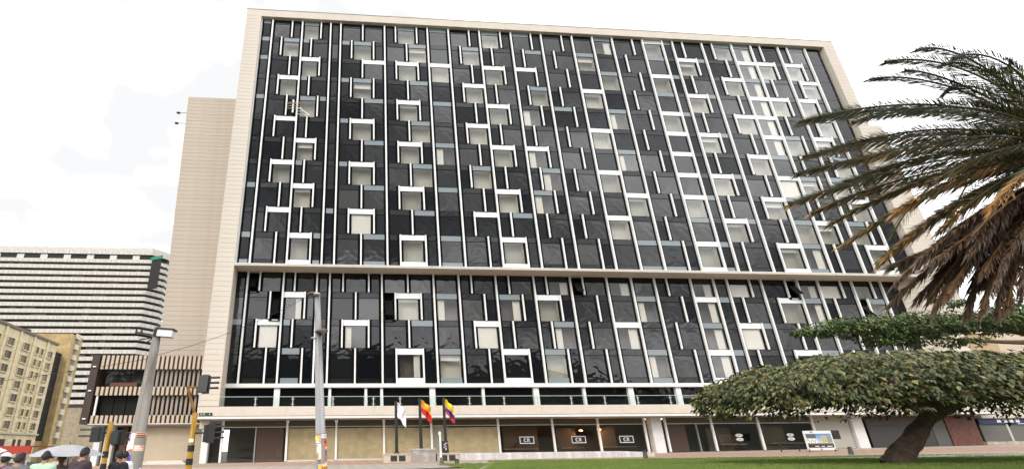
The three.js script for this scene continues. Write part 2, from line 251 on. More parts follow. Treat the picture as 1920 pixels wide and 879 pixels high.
// ---- ground floor shopfronts
const zS = -56, yT = 3.28;
slabPart(B, 'shop_back_wall', -12, 72.5, 0, 3.9, -60.5, -61, M(.1, .09, .08, .9));
slabPart(B, 'shop_floor', -14, 72.5, -.3, shopY(-12) + .02, -55.4, -61, M(.3, .28, .25, .7));
const mPaper = [M(.66, .53, .34, .85, { map: tPaper }), M(.62, .5, .315, .85, { map: tPaper })];
const mShopGlass = glass(.02, .018, .015, 1.5, .02), mFan = glass(.10, .085, .06, 1.5, .05);
const shopClear = new THREE.MeshPhysicalMaterial({ color: lin(.92, .92, .9), transmission: 1, thickness: 0, roughness: 0, ior: 1.5 });
const sx = [-11.77, -5.37, -.41, 4.47, 9.4, 16.5, 22.37, 27.39, 32.55, 34.92, 40.19, 45.6, 51.97, 56.4], kind = 'spppp' + 'ggg' + 'c' + 'sggw';
for (let i = 0; i < sx.length - 1; i++) {
  const a = sx[i] + .12, b = sx[i + 1] - .12, c = (a + b) / 2, k = kind[i], g0 = shopY(c) + .02, h = yT - g0 - .06;
  slabPart(B, 'shop_mullion', sx[i] - .1, sx[i] + .1, g0, 3.9, zS + .12, zS - .1, mWhite);
  if (k === 'c') continue;
  const fl = slabPart(B, 'fanlight', a, b, yT + .04, 3.88, zS, zS - .03, k === 'w' ? M(.4, .37, .31, .8) : mFan);
  slabPart(B, 'transom_bar', a, b, yT - .03, yT + .035, zS + .04, zS - .06, mAlu);
  if (k === 'p') {
    const pn = slabPart(B, 'papered_window', a, b, g0 + .1, yT - .05, zS, zS - .02, shopClear), n = Math.round((b - a) / 1.6), w = (b - a) / n;
    for (let j = 0; j < n; j++) { // sheets of wrapping paper taped behind the glass
      const g = new THREE.PlaneGeometry(w + .05, h - R(.12, .25), 12, 12), p = g.attributes.position; for (let q = 0; q < p.count; q++) p.setZ(q, .05 * fbm(p.getX(q) * 1.3 + j * 7 + i, p.getY(q) * 1.3, i, 3)); g.computeVertexNormals();
      const uv = g.attributes.uv; for (let q = 0; q < uv.count; q++) uv.setXY(q, p.getX(q) + j * 1.7, p.getY(q)); part(pn, 'paper_sheet', g, pick(mPaper), [-(b - a) / 2 + w * (j + .5), -.06, -.12 - (j % 2) * .015]); }
    slabPart(B, 'shop_sill', a, b, g0 - .3, g0 + .09, zS + .05, zS - .2, stones[2]);
  } else if (k === 's') {
    const sh = slabPart(B, 'roller_shutter', i ? a : (a + b) / 2 + .2, i ? a + 2.2 : b - .25, g0, yT - .04, zS - .25, zS - .3, M(.09, .045, .035, .6));
    const sw = i ? 2.2 : (b - a) / 2 - .45; for (let y = -h / 2 + .1; y < h / 2; y += .17) part(sh, 'slat', box(sw, .11, .03), M(.11, .055, .045, .5), [0, y, .035]);
    slabPart(B, 'shop_window', a, b, g0 + .02, yT - .05, zS, zS - .02, shopClear); slabPart(B, 'door_post', i ? b - 1.6 : (a + b) / 2, i ? b - 1.5 : (a + b) / 2 + .12, g0, yT, zS - .1, zS - .3, mAlu);
  } else if (k === 'g') { slabPart(B, 'shop_window', a, b, g0 + .02, yT - .05, zS, zS - .03, shopClear); slabPart(B, 'interior_partition', a + R(.2, 1), b - R(.4, 2.6), g0, yT - R(.1, .5), zS - 1.6, zS - 1.75, M(...pick([[.12, .09, .065], [.08, .075, .065], [.14, .08, .05]]), .8)); slabPart(B, 'display_table', a + R(.4, 1.5), b - R(.6, 2), g0 + .6, g0 + .7, zS - .8, zS - 1.5, M(.2, .16, .11, .6)); }
  else slabPart(B, 'shop_wall', a, b, g0, yT - .05, zS, zS - .2, M(.42, .4, .35, .85, { map: tStone }));
}
for (const [x0, x1] of [[33.2, 34.35], [56.5, 57.75]]) slabPart(B, 'column', x0, x1, 0, 3.9, zS + .3, zS - .6, mWhiteWall);
slabPart(B, 'column', 9.68, 10.6, 0, 3.9, zS - .1, zS - .6, M(.42, .4, .33, .8));
slabPart(B, 'column', -13.6, -12.96, 0, 3.9, zS + .6, zS, mWhiteWall);
slabPart(B, 'side_panel', -13.95, -12.96, 3.15, 3.88, zS + .7, zS + .3, stones[2]);
slabPart(B, 'corner_glass', -12.9, -11.9, .05, 3.15, zS, zS - .03, mShopGlass);
// two warm pendant lamps inside the middle shop
for (const [x, y] of [[25.9, 2.72], [28.0, 2.8]]) { const l = part(B, 'pendant_lamp', new THREE.SphereGeometry(.16, 14, 10).scale(1.6, .7, 1), M(.5, .25, .1, .5, { emissive: lin(1, .5, .2), emissiveIntensity: 1.2 }), [x, y, zS - 1.1]); part(l, 'cord', rod([0, .1, 0], [0, 3.85 - y, 0], .012), mBlack); const p = new THREE.PointLight(0xffb070, 5, 12); p.position.set(x, y - .05, zS - .85); p.castShadow = true; scene.add(p); }
// shops at the far right
slabPart(B, 'shop_shutter', 58.4, 66.2, .55, 2.9, zS, zS - .1, M(.035, .033, .03, .5)); slabPart(B, 'shop_sign_board', 58.4, 66.2, 2.92, 3.9, zS + .05, zS - .1, M(.06, .045, .035, .6));
slabPart(B, 'red_pillar', 68.1, 71.8, .6, 3.88, zS + .1, zS - .4, M(.16, .055, .035, .6, { map: tConc }));
slabPart(B, 'grey_shutter', 66.3, 68, .6, 3.88, zS, zS - .1, M(.08, .08, .075, .6));

// ---------------------------------------------------------------- neighbouring buildings
{ // low building to the right with shop shutters
  const b = thing('corner_building', 'beige corner building with roller shutters and blue sign behind the tree', 'building');
  slabPart(b, 'wall', 84.5, 118, 3.9, 17.6, -62, -80, M(.56, .46, .36, .85, { map: tStone })); slabPart(b, 'canopy', 73, 118, 3.6, 4.6, -56, -62, M(.56, .49, .4, .85, { map: tStone }));
  slabPart(b, 'bay', 79.5, 84.4, 9.8, 14, -59.5, -62, M(.42, .31, .18, .8)); slabPart(b, 'bay_trim', 79.3, 84.45, 14.05, 14.5, -59.3, -62, M(.56, .49, .4, .8));
  for (let i = 0; i < 3; i++) { const s = slabPart(b, 'roller_shutter', 73 + i * 3.6, 76.3 + i * 3.6, 1.2, 3, -56.6, -56.7, M(.12, .115, .1, .6)); for (let y = -.85; y < .9; y += .15) part(s, 'slat', box(3.25, .1, .03), M(.14, .135, .12, .55), [0, y, .06]); slabPart(b, 'shutter_post', 76.32 + i * 3.6, 76.58 + i * 3.6, .7, 3, -56.5, -56.8, mAlu); }
  slabPart(b, 'plinth', 72.8, 118, .3, 1.15, -56.4, -58, M(.5, .42, .35, .9, { map: tPave })); slabPart(b, 'blue_sign', 72.9, 90, 3.02, 3.58, -56.35, -56.6, M(.02, .035, .12, .5));
  for (let i = 0; i < 4; i++) part(b, 'sign_letter', box(.5, .3, .02), mWhite, [75.4 + i * .8, 3.3, -56.33]);
}
{ // louvred annex left of the office block
  const a = thing('louvred_annex', 'two storey annex with brown and cream vertical louvres', 'building');
  const cream = M(.5, .41, .31, .7), brown = M(.045, .025, .018, .6), z = -56.5;
  slabPart(a, 'core', -25.2, -14.3, 3.9, 10.3, -58.4, -70, M(.02, .017, .015, .8)); slabPart(a, 'end_panel', -25.95, -25.2, 3.7, 10.5, z + .1, -60, brown);
  for (const y of [9.3, 6.9, 4.2]) part(a, 'end_lamp', box(.3, .12, .1), mWhite, [-25.55, y, z + .17]);
  const tiers = [[9.07, 10.48], [6.46, 7.3], [3.76, 4.52]];
  tiers.forEach(([y0, y1]) => { slabPart(a, 'band_panel', -25.2, -14.35, y0 + .03, y1 - .03, z - .16, z - .3, brown); for (let i = 0; i < 23; i++) { const x = -25 + i * .464; slabPart(a, 'louvre', x, x + .25, y0, y1, z, z - .15, cream); } });
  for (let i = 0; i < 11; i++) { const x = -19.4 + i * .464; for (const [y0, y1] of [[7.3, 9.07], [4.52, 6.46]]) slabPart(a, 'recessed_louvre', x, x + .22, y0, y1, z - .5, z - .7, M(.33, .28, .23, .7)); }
  for (const [y0, y1] of [[7.33, 9.04], [4.55, 6.43]]) { const p = slabPart(a, 'window', -24.6, -19.7, y0, y1, z - .9, z - .95, glass(.02, .022, .02)); for (let i = 1; i < 4; i++) part(p, 'window_bar', box(.06, y1 - y0, .08), mFrameDark, [-2.45 + i * 1.22, 0, .02]); }
  slabPart(a, 'white_post', -24.9, -24.72, 4.5, 6.46, z - .1, z - .25, mWhite); slabPart(a, 'bottom_trim', -25.2, -14.35, 3.66, 3.74, z, z - .4, mWhiteWall);
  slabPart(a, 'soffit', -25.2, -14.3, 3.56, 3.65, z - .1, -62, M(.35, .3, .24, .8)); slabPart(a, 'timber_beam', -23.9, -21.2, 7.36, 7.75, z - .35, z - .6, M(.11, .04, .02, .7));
  slabPart(a, 'base_wall', -20.1, -14.1, -.2, 3.55, -57.6, -64, M(.47, .39, .285, .85, { map: tStone })); slabPart(a, 'base_pier', -20.6, -20.12, -.2, 3.55, -57.3, -58, mWhiteWall);
  for (const [x0, x1, m] of [[-24.9, -24.3, mWhiteWall], [-23.9, -23.0, stones[1]], [-22.3, -21.7, M(.09, .03, .02, .7)]]) slabPart(a, 'entrance_pier', x0, x1, -.6, 3.55, -58, -58.6, m);
  slabPart(a, 'entrance_wall', -25.2, -20.6, -.6, 3.55, -60.5, -61, M(.04, .035, .03, .8));
  for (let i = 0; i < 3; i++) slabPart(a, 'step', -19.8 + i * .5, -14.8 - i * .3, 0 + i * .11 - .05, .06 + i * .11, -55.2 - i * .5, -57.7, stones[2]);
}
{ // far tower with horizontal bands
  const t = thing('office_tower', 'tall white office tower with dark ribbon windows far behind the annex', 'building');
  const tBand = mottle(77, { lo: .84, hi: 1, size: 5, streak: 1.2 }), w = M(.66, .62, .55, .8, { map: tBand }), gl = [glass(.02, .022, .022, 1.5, .05, .25), glass(.012, .013, .013, 1.5, .05, .15), glass(.03, .03, .029, 1.5, .05, .3)];
  const L = (y0, y1, out) => { const s = new THREE.Shape(); s.moveTo(-210, 0); s.lineTo(-92.9 + out, 0); s.lineTo(-87.4 + out, 6.5); s.lineTo(-87.4 + out, 14); s.lineTo(-210, 14); s.lineTo(-210, 0); return new THREE.ExtrudeGeometry(s, { depth: y1 - y0, bevelEnabled: false }).rotateX(-Math.PI / 2).translate(0, y0, -240 + out); };
  part(t, 'parapet', L(88.8, 92.1, .3), w); part(t, 'top_window_band', L(86.2, 88.8, -.5), gl[0]);
  for (let i = 0; i < 8; i++) part(t, 'light_panel', box(3.2, 2, .2), M(.55, .55, .52, .6), [-100 - i * 10.6, 87.4, -240.3]);
  for (let i = 0; i < 22; i++) { const y = 86.2 - i * 3.06; part(t, 'spandrel_band', L(y - 1.72, y, .45), w); const g = part(t, 'window_band', L(y - 3.06, y - 1.72, -1.0), pick(gl)); for (let k = 0; k < 5; k++) if (rnd() < .5) part(g, 'lit_pane', box(R(2, 7), .7, .05), M(.13, .13, .12, .6), [R(-200, -96), y - 2.4, -240.9]); }
  const net = part(t, 'scaffold_net', slab(-3, 3, -9, 5.5, 0, -.2), M(.02, .02, .018, .9), [-88.6, 79.5, -235.8], [0, -.5, 0]); part(net, 'green_sheet', box(7.5, 1.6, .3), M(.02, .22, .12, .8), [0, 6.4, .1]);
  slabPart(t, 'podium', -122, -86, -.6, 18.6, -234, -250, M(.4, .33, .22, .9, { map: tOld })); slabPart(t, 'podium_coping', -122, -86, 18.7, 19.5, -233.6, -250, M(.05, .035, .03, .8));
}
{ // old cream apartment building seen along its facade
  const o = thing('old_apartment_building', 'weathered cream building with rows of small windows at the far left', 'building', [-65.0, 0, -102], Math.PI / 2 + .0355);
  // local x runs away from the viewer, local -z ... facade at local z = 0 facing +z (towards the street)
  const wall = M(.84, .71, .46, .9, { map: tOld }), wns = [glass(.10, .075, .045, 1.5, .2, .3), glass(.05, .035, .022, 1.5, .2, .3), glass(.18, .14, .085, 1.5, .3, .3)], wn = wns[0], fr = M(.5, .44, .3, .8);
  slabPart(o, 'wall', -30, 22.8, -.6, 24, 0, -14, wall); slabPart(o, 'cornice', -30, 23, 4.6, 4.95, .35, -.02, fr); slabPart(o, 'roof_edge', -30, 23, 24, 24.5, .3, -14, M(.2, .16, .11, .9));
  const cols = [[-26, 2], [-21, 2], [-16, 2], [-11, 2], [-6.4, 2], [-2.2, 1.1], [.2, 1.1], [4.4, 2.2], [10.2, 2.2], [14.6, 1.05], [16.6, 1.05], [20.2, 2]];
  for (let r = 0; r < 7; r++) for (const [x, w] of cols) { const y = 6.3 + r * 2.52, p = part(o, 'window', box(w, 1.4, .06), pick(wns), [x, y, .02]); part(p, 'window_surround', ring(w + .16, 1.56, w, 1.38, .2), wall, [0, 0, .2]); part(p, 'sill', box(w + .3, .1, .3), wall, [0, -.83, .12]); part(p, 'glazing_bar', box(.06, 1.4, .05), fr, [R(-.2, .2), 0, .03]); }
  for (const x of [-13.5, -4.2, 2.1, 7.3, 12.6, 18.4]) slabPart(o, 'pilaster', x - .35, x + .35, 5, 24, .22, .001, wall);
  for (const [x, w] of cols) part(o, 'ground_floor_opening', box(w, 2.2, .06), M(.07, .03, .02, .8), [x, 2.6, .03]);
  slabPart(o, 'stair_recess', 22.9, 27, 3.6, 22.8, -.6, -12, M(.02, .017, .015, .9)); for (let y = 5; y < 22; y += 2.4) slabPart(o, 'recess_joint', 22.95, 27, y, y + .08, -.57, -.7, M(.08, .06, .05, .9)); slabPart(o, 'recess_base', 22.85, 27, -.6, 3.55, -.5, -12, M(.36, .25, .11, .9));
  slabPart(o, 'tower_block', 27.05, 32.6, -.6, 27.6, .9, -12, M(.56, .41, .19, .9, { map: tOld }));
  for (let r = 0; r < 10; r++) { const y = 3 + r * 2.5; slabPart(o, 'tower_window', 28.9, 30.4, y, y + 1.2, .96, .8, wn); slabPart(o, 'white_panel', 28.7, 30.6, y + 1.22, y + 2.45, 1.3, .91, M(.66, .6, .46, .9)); }
  const tk = part(o, 'water_tank', cyl(1.1, 1.1, 1.3, 12), M(.05, .05, .05, .6), [14, 24.5, -3]);
}

// ---------------------------------------------------------------- poles, signals, wires
function posterTexture(seed, cols) { const c = document.createElement('canvas'); c.width = 128; c.height = 256; const x = c.getContext('2d'), r = rngOf(seed); x.fillStyle = '#9a948a'; x.fillRect(0, 0, 128, 256);
  for (let i = 0; i < 46; i++) { x.fillStyle = cols[Math.floor(r() * cols.length)]; const w = 18 + r() * 34, h = 18 + r() * 44, a = r() * 128 - 10, b = r() * 250; x.fillRect(a, b, w, h); x.fillStyle = r() < .5 ? '#222' : '#fff'; for (let k = 0; k < 3; k++) x.fillRect(a + 3, b + 5 + k * 8, w * (.4 + r() * .4), 2 + r() * 3); }
  const t = new THREE.CanvasTexture(c); t.colorSpace = THREE.SRGBColorSpace; return t; }
{
  const p = thing('utility_pole', 'weathered concrete utility pole with a white street lamp and posters round its foot', 'pole', [-9.3, -.6, -26]);
  const lean = [0, 0, .035], conc = M(.4, .37, .33, .9, { map: tConc });
  part(p, 'shaft', new THREE.CylinderGeometry(.18, .4, 7.4, 20).translate(0, 3.7, 0), conc, [0, 0, 0], [0, 0, -.022]);
  part(p, 'poster_wrap', new THREE.CylinderGeometry(.375, .42, 2.4, 20, 1, true).translate(0, 1.35, 0), M(1, 1, 1, .8, { map: posterTexture(4, ['#e8e4dc', '#e58a5a', '#d9c6e8', '#c23b3b', '#f4f1ea', '#6a4bb0', '#f0b090']) }), [0, 0, 0], [0, 0, -.022]);
  const lamp = part(p, 'lamp_head', box(.72, .34, .5), mWhite, [.62, 7.05, .1], [0, 0, -.06]); part(lamp, 'lamp_hood', box(.86, .06, .6), mBlack, [0, .2, 0]); part(lamp, 'bracket', box(.24, .4, .2), mBlack, [-.45, 0, 0]);
  part(p, 'cross_arm', merge([rod([-.9, 7.15, 0], [.3, 6.95, .1], .035), rod([-.6, 6.75, .1], [.5, 6.95, .1], .03), rod([-.3, 6.6, 0], [.2, 7.0, .1], .03)]), mBlack);
  for (const x of [-.85, -.6]) part(p, 'insulator', cyl(.06, .04, .18, 8), mBlack, [x, 7.1, 0]);
}
{
  const p = thing('lamp_pole', 'tall pale grey pole with two floodlights standing before the left part of the facade', 'pole', [-.82, -.2, -27]);
  const m = M(.5, .5, .5, .6, { map: tConc }); part(p, 'shaft', new THREE.CylinderGeometry(.15, .27, 9.15, 22).translate(-.02, 4.57, 0), m, [0, 0, 0], [0, 0, .062]);
  part(p, 'poster_wrap', new THREE.CylinderGeometry(.265, .275, 2.1, 22, 1, true).translate(0, 1.0, 0), M(1, 1, 1, .8, { map: posterTexture(9, ['#f2a33c', '#f6e8c0', '#e2734b', '#efe9e0', '#8f86a8', '#f4c15a']) }), [0, 0, 0], [0, 0, .062]);
  const head = new THREE.SphereGeometry(.36, 18, 12).scale(1, .33, .8);
  const f1 = part(p, 'floodlight', head, M(.10, .07, .05, .4), [-.78, 9.05, .1]); part(f1, 'lens', new THREE.SphereGeometry(.22, 14, 10).scale(1, .4, .8), M(.6, .5, .45, .2), [.16, -.03, .14]);
  const f2 = part(p, 'floodlight', head, M(.14, .10, .07, .4), [-.28, 7.0, .3], [0, 0, .08]); part(f2, 'lens', new THREE.SphereGeometry(.2, 14, 10).scale(1, .35, .8), M(.3, .22, .17, .2), [.05, -.06, .1]); part(f2, 'socket', box(.1, .12, .1), mBlack, [-.06, -.17, 0]);
  part(p, 'clamp_band', new THREE.TorusGeometry(.2, .03, 6, 20).rotateX(Math.PI / 2), mAlu, [-.6, 6.7, 0]);
}
{ // overhead cables
  const cable = (a, b, sag, label) => { const q = []; for (let i = 0; i <= 16; i++) { const t = i / 16; q.push(new THREE.Vector3(a[0] + (b[0] - a[0]) * t, a[1] + (b[1] - a[1]) * t - sag * 4 * t * (1 - t), a[2] + (b[2] - a[2]) * t)); }
    const m = part(scene, numbered('overhead_cable'), new THREE.TubeGeometry(new THREE.CatmullRomCurve3(q), 32, .012, 5), mBlack); tag(m, label, 'cable'); };
  cable([-9.15, 5.4, -26], [-1.75, 8.85, -27], .35, 'thin dark cable strung from the concrete pole up to the floodlight pole');
  cable([-9.15, 5.3, -26], [-30, 4.2, -33], .3, 'thin dark cable running from the concrete pole off to the left');
}
const mYellow = M(.6, .33, .03, .5, { map: tPave }), mSig = M(.022, .024, .024, .5), mBand = M(.012, .012, .012, .6), mLensOff = M(.03, .02, .02, .3);
function signalHead(parent, p, ry, n, tilt = 0) { const q = .19, h = part(parent, 'signal_head', box(.3, q * n + .06, .24), mSig, p, [0, ry, tilt]);
  for (let i = 0; i < n; i++) { const y = (i - (n - 1) / 2) * q; part(h, 'lens', new THREE.CylinderGeometry(.075, .075, .03, 16).rotateX(Math.PI / 2), mLensOff, [0, y, .125]);
    part(h, 'visor', new THREE.CylinderGeometry(.085, .08, .36, 14, 1, true, Math.PI * .6, Math.PI * .8).rotateX(Math.PI / 2), mSig, [0, y, .3]); }
  part(h, 'back_box', box(.24, q * n, .12), mSig, [0, 0, -.18]); return h; }
{
  const s = thing('traffic_light', 'yellow traffic light post with striped foot rising out of the crowd', 'traffic light', [-7.3, -.6, -18]);
  part(s, 'post', cyl(.085, .075, 2.6, 14), mYellow); for (const y of [.3, .8, 1.2, 1.55]) part(s, 'black_band', cyl(.09, .09, .18, 14), mBand, [0, y, 0]);
  signalHead(s, [-.4, 2.22, 0], -Math.PI / 2 + .15, 2); signalHead(s, [.32, 2.12, 0], Math.PI * .92, 2);
  part(s, 'arm', rod([-.3, 2.28, 0], [.32, 2.24, 0], .025), mBand);
}
{
  const s = thing('traffic_light', 'yellow traffic light with a bent rusty arm at the corner of the office block', 'traffic light', [-5.24, -.6, -20]);
  part(s, 'post', cyl(.115, .09, 2.98, 16), mYellow); for (const y of [1.05, 1.42, 1.85]) part(s, 'black_band', cyl(.12, .118, .2, 16), mBand, [0, y - .15, 0]);
  part(s, 'sticker', box(.16, .12, .02), mWhite, [0, 2.05, .105]);
  part(s, 'bent_arm', merge([rod([0, 2.9, 0], [-.4, 3.9, 0], .055, 10), rod([-.4, 3.88, 0], [.1, 3.86, 0], .035, 8)]), M(.3, .13, .03, .7, { map: tConc }));
  signalHead(s, [.24, 3.98, 0], Math.PI / 2 - .12, 3, -.1); signalHead(s, [.62, 2.28, 0], Math.PI / 2 + .35, 3); part(s, 'bracket', rod([0, 2.3, 0], [.5, 2.3, 0], .03), mBand);
}
// green street sign on the corner of the building
{ const c = document.createElement('canvas'); c.width = 128; c.height = 26; const x = c.getContext('2d'); x.fillStyle = '#16301f'; x.fillRect(0, 0, 128, 26); x.fillStyle = '#e8eee8'; x.font = 'bold 17px sans-serif'; x.fillText('CL 13', 14, 19); x.fillText('8', 96, 19);
  const t = new THREE.CanvasTexture(c); t.colorSpace = THREE.SRGBColorSpace; const s = part(scene, 'street_sign', new THREE.BoxGeometry(1.3, .26, .03), [mBand, mBand, mBand, mBand, M(1, 1, 1, .5, { map: t }), mBand], [-13.15, 4.42, -53.97]); tag(s, 'narrow dark green street name plate on the stone corner', 'sign'); }

// ---------------------------------------------------------------- flags and things on the pavement
function flagPole(x, top, base, label, hue) {
  const f = thing('flag_pole', label, 'flag', [x, base, -47], 0, 'flags before the entrance'); const H = top - base;
  part(f, 'pole', cyl(.15, .11, H, 12), M(.012, .011, .011, .4)); part(f, 'foot', cyl(.3, .12, .22, 14), mBand); part(f, 'collar', cyl(.12, .12, .1, 12), mAlu, [0, H * .44, 0]);
  const bands = hue.bands, W = hue.w, D = hue.d, S = hue.s;
  let u0 = 0; for (const [u1, m, nm] of bands) { const g = new THREE.PlaneGeometry(1, 1, 22, 10), p = g.attributes.position;
    for (let i = 0; i < p.count; i++) { const v = p.getX(i) + .5, u = u0 + (.5 - p.getY(i)) * (u1 - u0); // u down the hoist, v along the fly
      const fall = Math.pow(v, 1.15), xx = .08 + W * v * (1 - .45 * u * (1 - v)) + .05 * Math.sin(v * 9 + u * 3), yy = -u * S - D * fall * (.75 + .35 * u), zz = .22 * Math.sin(v * 11 + u * 4) * v + .1 * Math.sin(v * 5 - u * 6); p.setXYZ(i, xx, H - .08 + yy, zz); }
    g.computeVertexNormals(); part(f, nm, g, m); u0 = u1; }
}
const cl = (r, g, b) => M(r, g, b, .75);
flagPole(4.83, 5.0, .72, 'plain white flag hanging from the leftmost black pole', { w: .8, d: 1.0, s: 1.05, bands: [[1, cl(.8, .8, .82), 'white_cloth']] });
flagPole(6.95, 5.2, 1.0, 'yellow and red flag on the middle black pole', { w: .95, d: .95, s: 1.0, bands: [[.5, cl(.75, .36, .02), 'yellow_cloth'], [1, cl(.5, .015, .015), 'red_cloth']] });
flagPole(9.1, 5.25, .72, 'yellow blue and red striped flag on the rightmost black pole', { w: .85, d: 1.0, s: 1.05, bands: [[.5, cl(.78, .55, .02), 'yellow_cloth'], [.75, cl(.01, .03, .3), 'blue_cloth'], [1, cl(.5, .012, .03), 'red_cloth']] });
const mCream = M(.56, .5, .4, .85, { map: tStone });
function ventBox(x0, x1, label) { const t = thing('plinth_box', label, 'plinth', [(x0 + x1) / 2, 0, -46.6], 0, 'vented plinths of the flags'); const w = x1 - x0; slabPart(t, 'body', -w / 2, w / 2, -.06, .66, .5, -.8, mCream); slabPart(t, 'cap', -w / 2 - .06, w / 2 + .06, .66, .74, .56, -.86, mCream);
  for (const dx of [-.34, .36]) { const v = slabPart(t, 'vent', dx - .28, dx + .28, .14, .58, .505, .45, mBand); for (let i = 0; i < 4; i++) part(v, 'vent_slat', box(.54, .03, .03), M(.08, .08, .075, .6), [0, -.15 + i * .1, .03]); } }
ventBox(3.66, 6.0, 'low cream plinth with two dark vents under the white flag'); ventBox(8.12, 10.0, 'low cream plinth with dark vents beside the white wall');
{ const t = thing('concrete_block', 'grey concrete cube under the middle flag', 'plinth', [6.95, 0, -46.2]); slabPart(t, 'body', -.98, .98, -.06, 1.02, .6, -.9, M(.42, .39, .37, .9, { map: tPave })); slabPart(t, 'cap', -1.02, 1.02, 1.023, 1.1, .64, -.94, M(.52, .49, .45, .9)); }
{ const w = thing('low_wall', 'long low white rendered wall in front of the shop windows', 'wall'); const s = new THREE.Shape(); s.moveTo(10.05, -.15); s.lineTo(26, .05); s.lineTo(26, .62); s.lineTo(24, .7); s.lineTo(10.05, .69); s.lineTo(10.05, -.15);
  part(w, 'body', new THREE.ExtrudeGeometry(s, { depth: .5, bevelEnabled: true, bevelSize: .02, bevelThickness: .02, bevelSegments: 2 }).translate(0, 0, -46.2), M(.7, .69, .69, .9, { map: tPave })); slabPart(w, 'end_block', 26.03, 27.2, .05, .6, -46, -46.6, mCream); }
{ const b = thing('marker_post', 'slim white post with a grey tapered foot before the flags', 'post', [6.83, -.08, -37]); part(b, 'shaft', cyl(.07, .06, 1.5, 12), mWhite, [-.03, .5, 0]); part(b, 'foot', cyl(.2, .11, .62, 12), M(.11, .105, .1, .9)); part(b, 'cap', cyl(.085, .085, .22, 12), mWhite, [-.05, 2.02, 0]); }
{ const b = thing('placard', 'small black placard with pale marks leaning on the right flag pole', 'placard', [8.95, .75, -46.7]); part(b, 'board', box(.62, .9, .04), mBand, [0, .5, 0], [-.12, 0, .06]); const r = rngOf(8); for (let i = 0; i < 6; i++) part(b, 'pale_mark', box(.1 + r() * .12, .07, .01), M(.5, .42, .4, .8), [-.1 + r() * .3, .25 + i * .1, .06], [-.12, 0, r()]); }
for (const [x, z, y, l] of [[7.75, -36.5, -.12, 'short dark bollard at the tip of the lawn near the white post'], [23.63, -41.3, .22, 'dark bollard at the end of the low white wall'], [40.9, -41.3, .3, 'dark bollard in front of the advertising panel']]) {
  const b = thing('bollard', l, 'bollard', [x, y, z], 0, 'bollards along the lawn'); part(b, 'shaft', cyl(.19, .14, .5, 12), M(.1, .095, .085, .85, { map: tConc })); part(b, 'cap', cyl(.15, .1, .07, 12), mBand, [0, .5, 0]); }
{ // advertising panel
  const c = document.createElement('canvas'); c.width = 256; c.height = 160; const x = c.getContext('2d'); x.fillStyle = '#d5d9d8'; x.fillRect(0, 0, 256, 160); x.fillStyle = '#222'; x.fillRect(60, 8, 22, 8); x.fillRect(110, 148, 22, 7);
  const g = x.createLinearGradient(0, 24, 0, 100); g.addColorStop(0, '#5d86b8'); g.addColorStop(1, '#b9c5c8'); x.fillStyle = g; x.fillRect(10, 24, 236, 80); x.fillStyle = '#56605e'; x.fillRect(12, 26, 90, 34); x.fillStyle = '#b3a878'; x.fillRect(150, 40, 44, 58); x.fillStyle = '#8f9080'; x.fillRect(200, 50, 44, 50); x.fillStyle = '#e6e6e0'; x.fillRect(14, 66, 92, 34); x.fillStyle = '#333'; for (let i = 0; i < 7; i++) x.fillRect(18 + i * 12, 70 + (i % 3) * 8, 7, 12);
  x.fillStyle = '#5e4a38'; x.fillRect(10, 104, 236, 16); x.fillStyle = '#23282c'; x.fillRect(10, 120, 236, 20); x.fillStyle = '#fff'; x.fillRect(70, 126, 40, 5); x.fillRect(130, 126, 30, 5); x.fillRect(180, 126, 50, 5);
  const t = new THREE.CanvasTexture(c); t.colorSpace = THREE.SRGBColorSpace; const a = thing('advertising_panel', 'white framed advertising panel with a street picture on the pavement', 'billboard', [46.6, .42, -50]);
  part(a, 'panel', new THREE.BoxGeometry(2.9, 1.75, .12), [mWhite, mWhite, mWhite, mWhite, M(1, 1, 1, .3, { map: t }), mWhite], [0, 1.0, 0]); for (const s of [-1.35, 1.35]) part(a, 'leg', box(.12, .3, .12), mBand, [s, .12, 0]); part(a, 'side_box', box(.75, .8, .2), mBand, [1.95, 1.5, -.05]);
}
{ // bench rails by the panel
  const b = thing('pipe_rail', 'dark two bar pipe rail beside the advertising panel', 'rail', [43.6, .4, -50.5]); for (const y of [.5, .85]) part(b, 'bar', rod([-.9, y, 0], [1.2, y, 0], .05), mBand); for (const x of [-.8, 1.1]) part(b, 'leg', rod([x, -.02, 0], [x, .86, 0], .05), mBand);
}
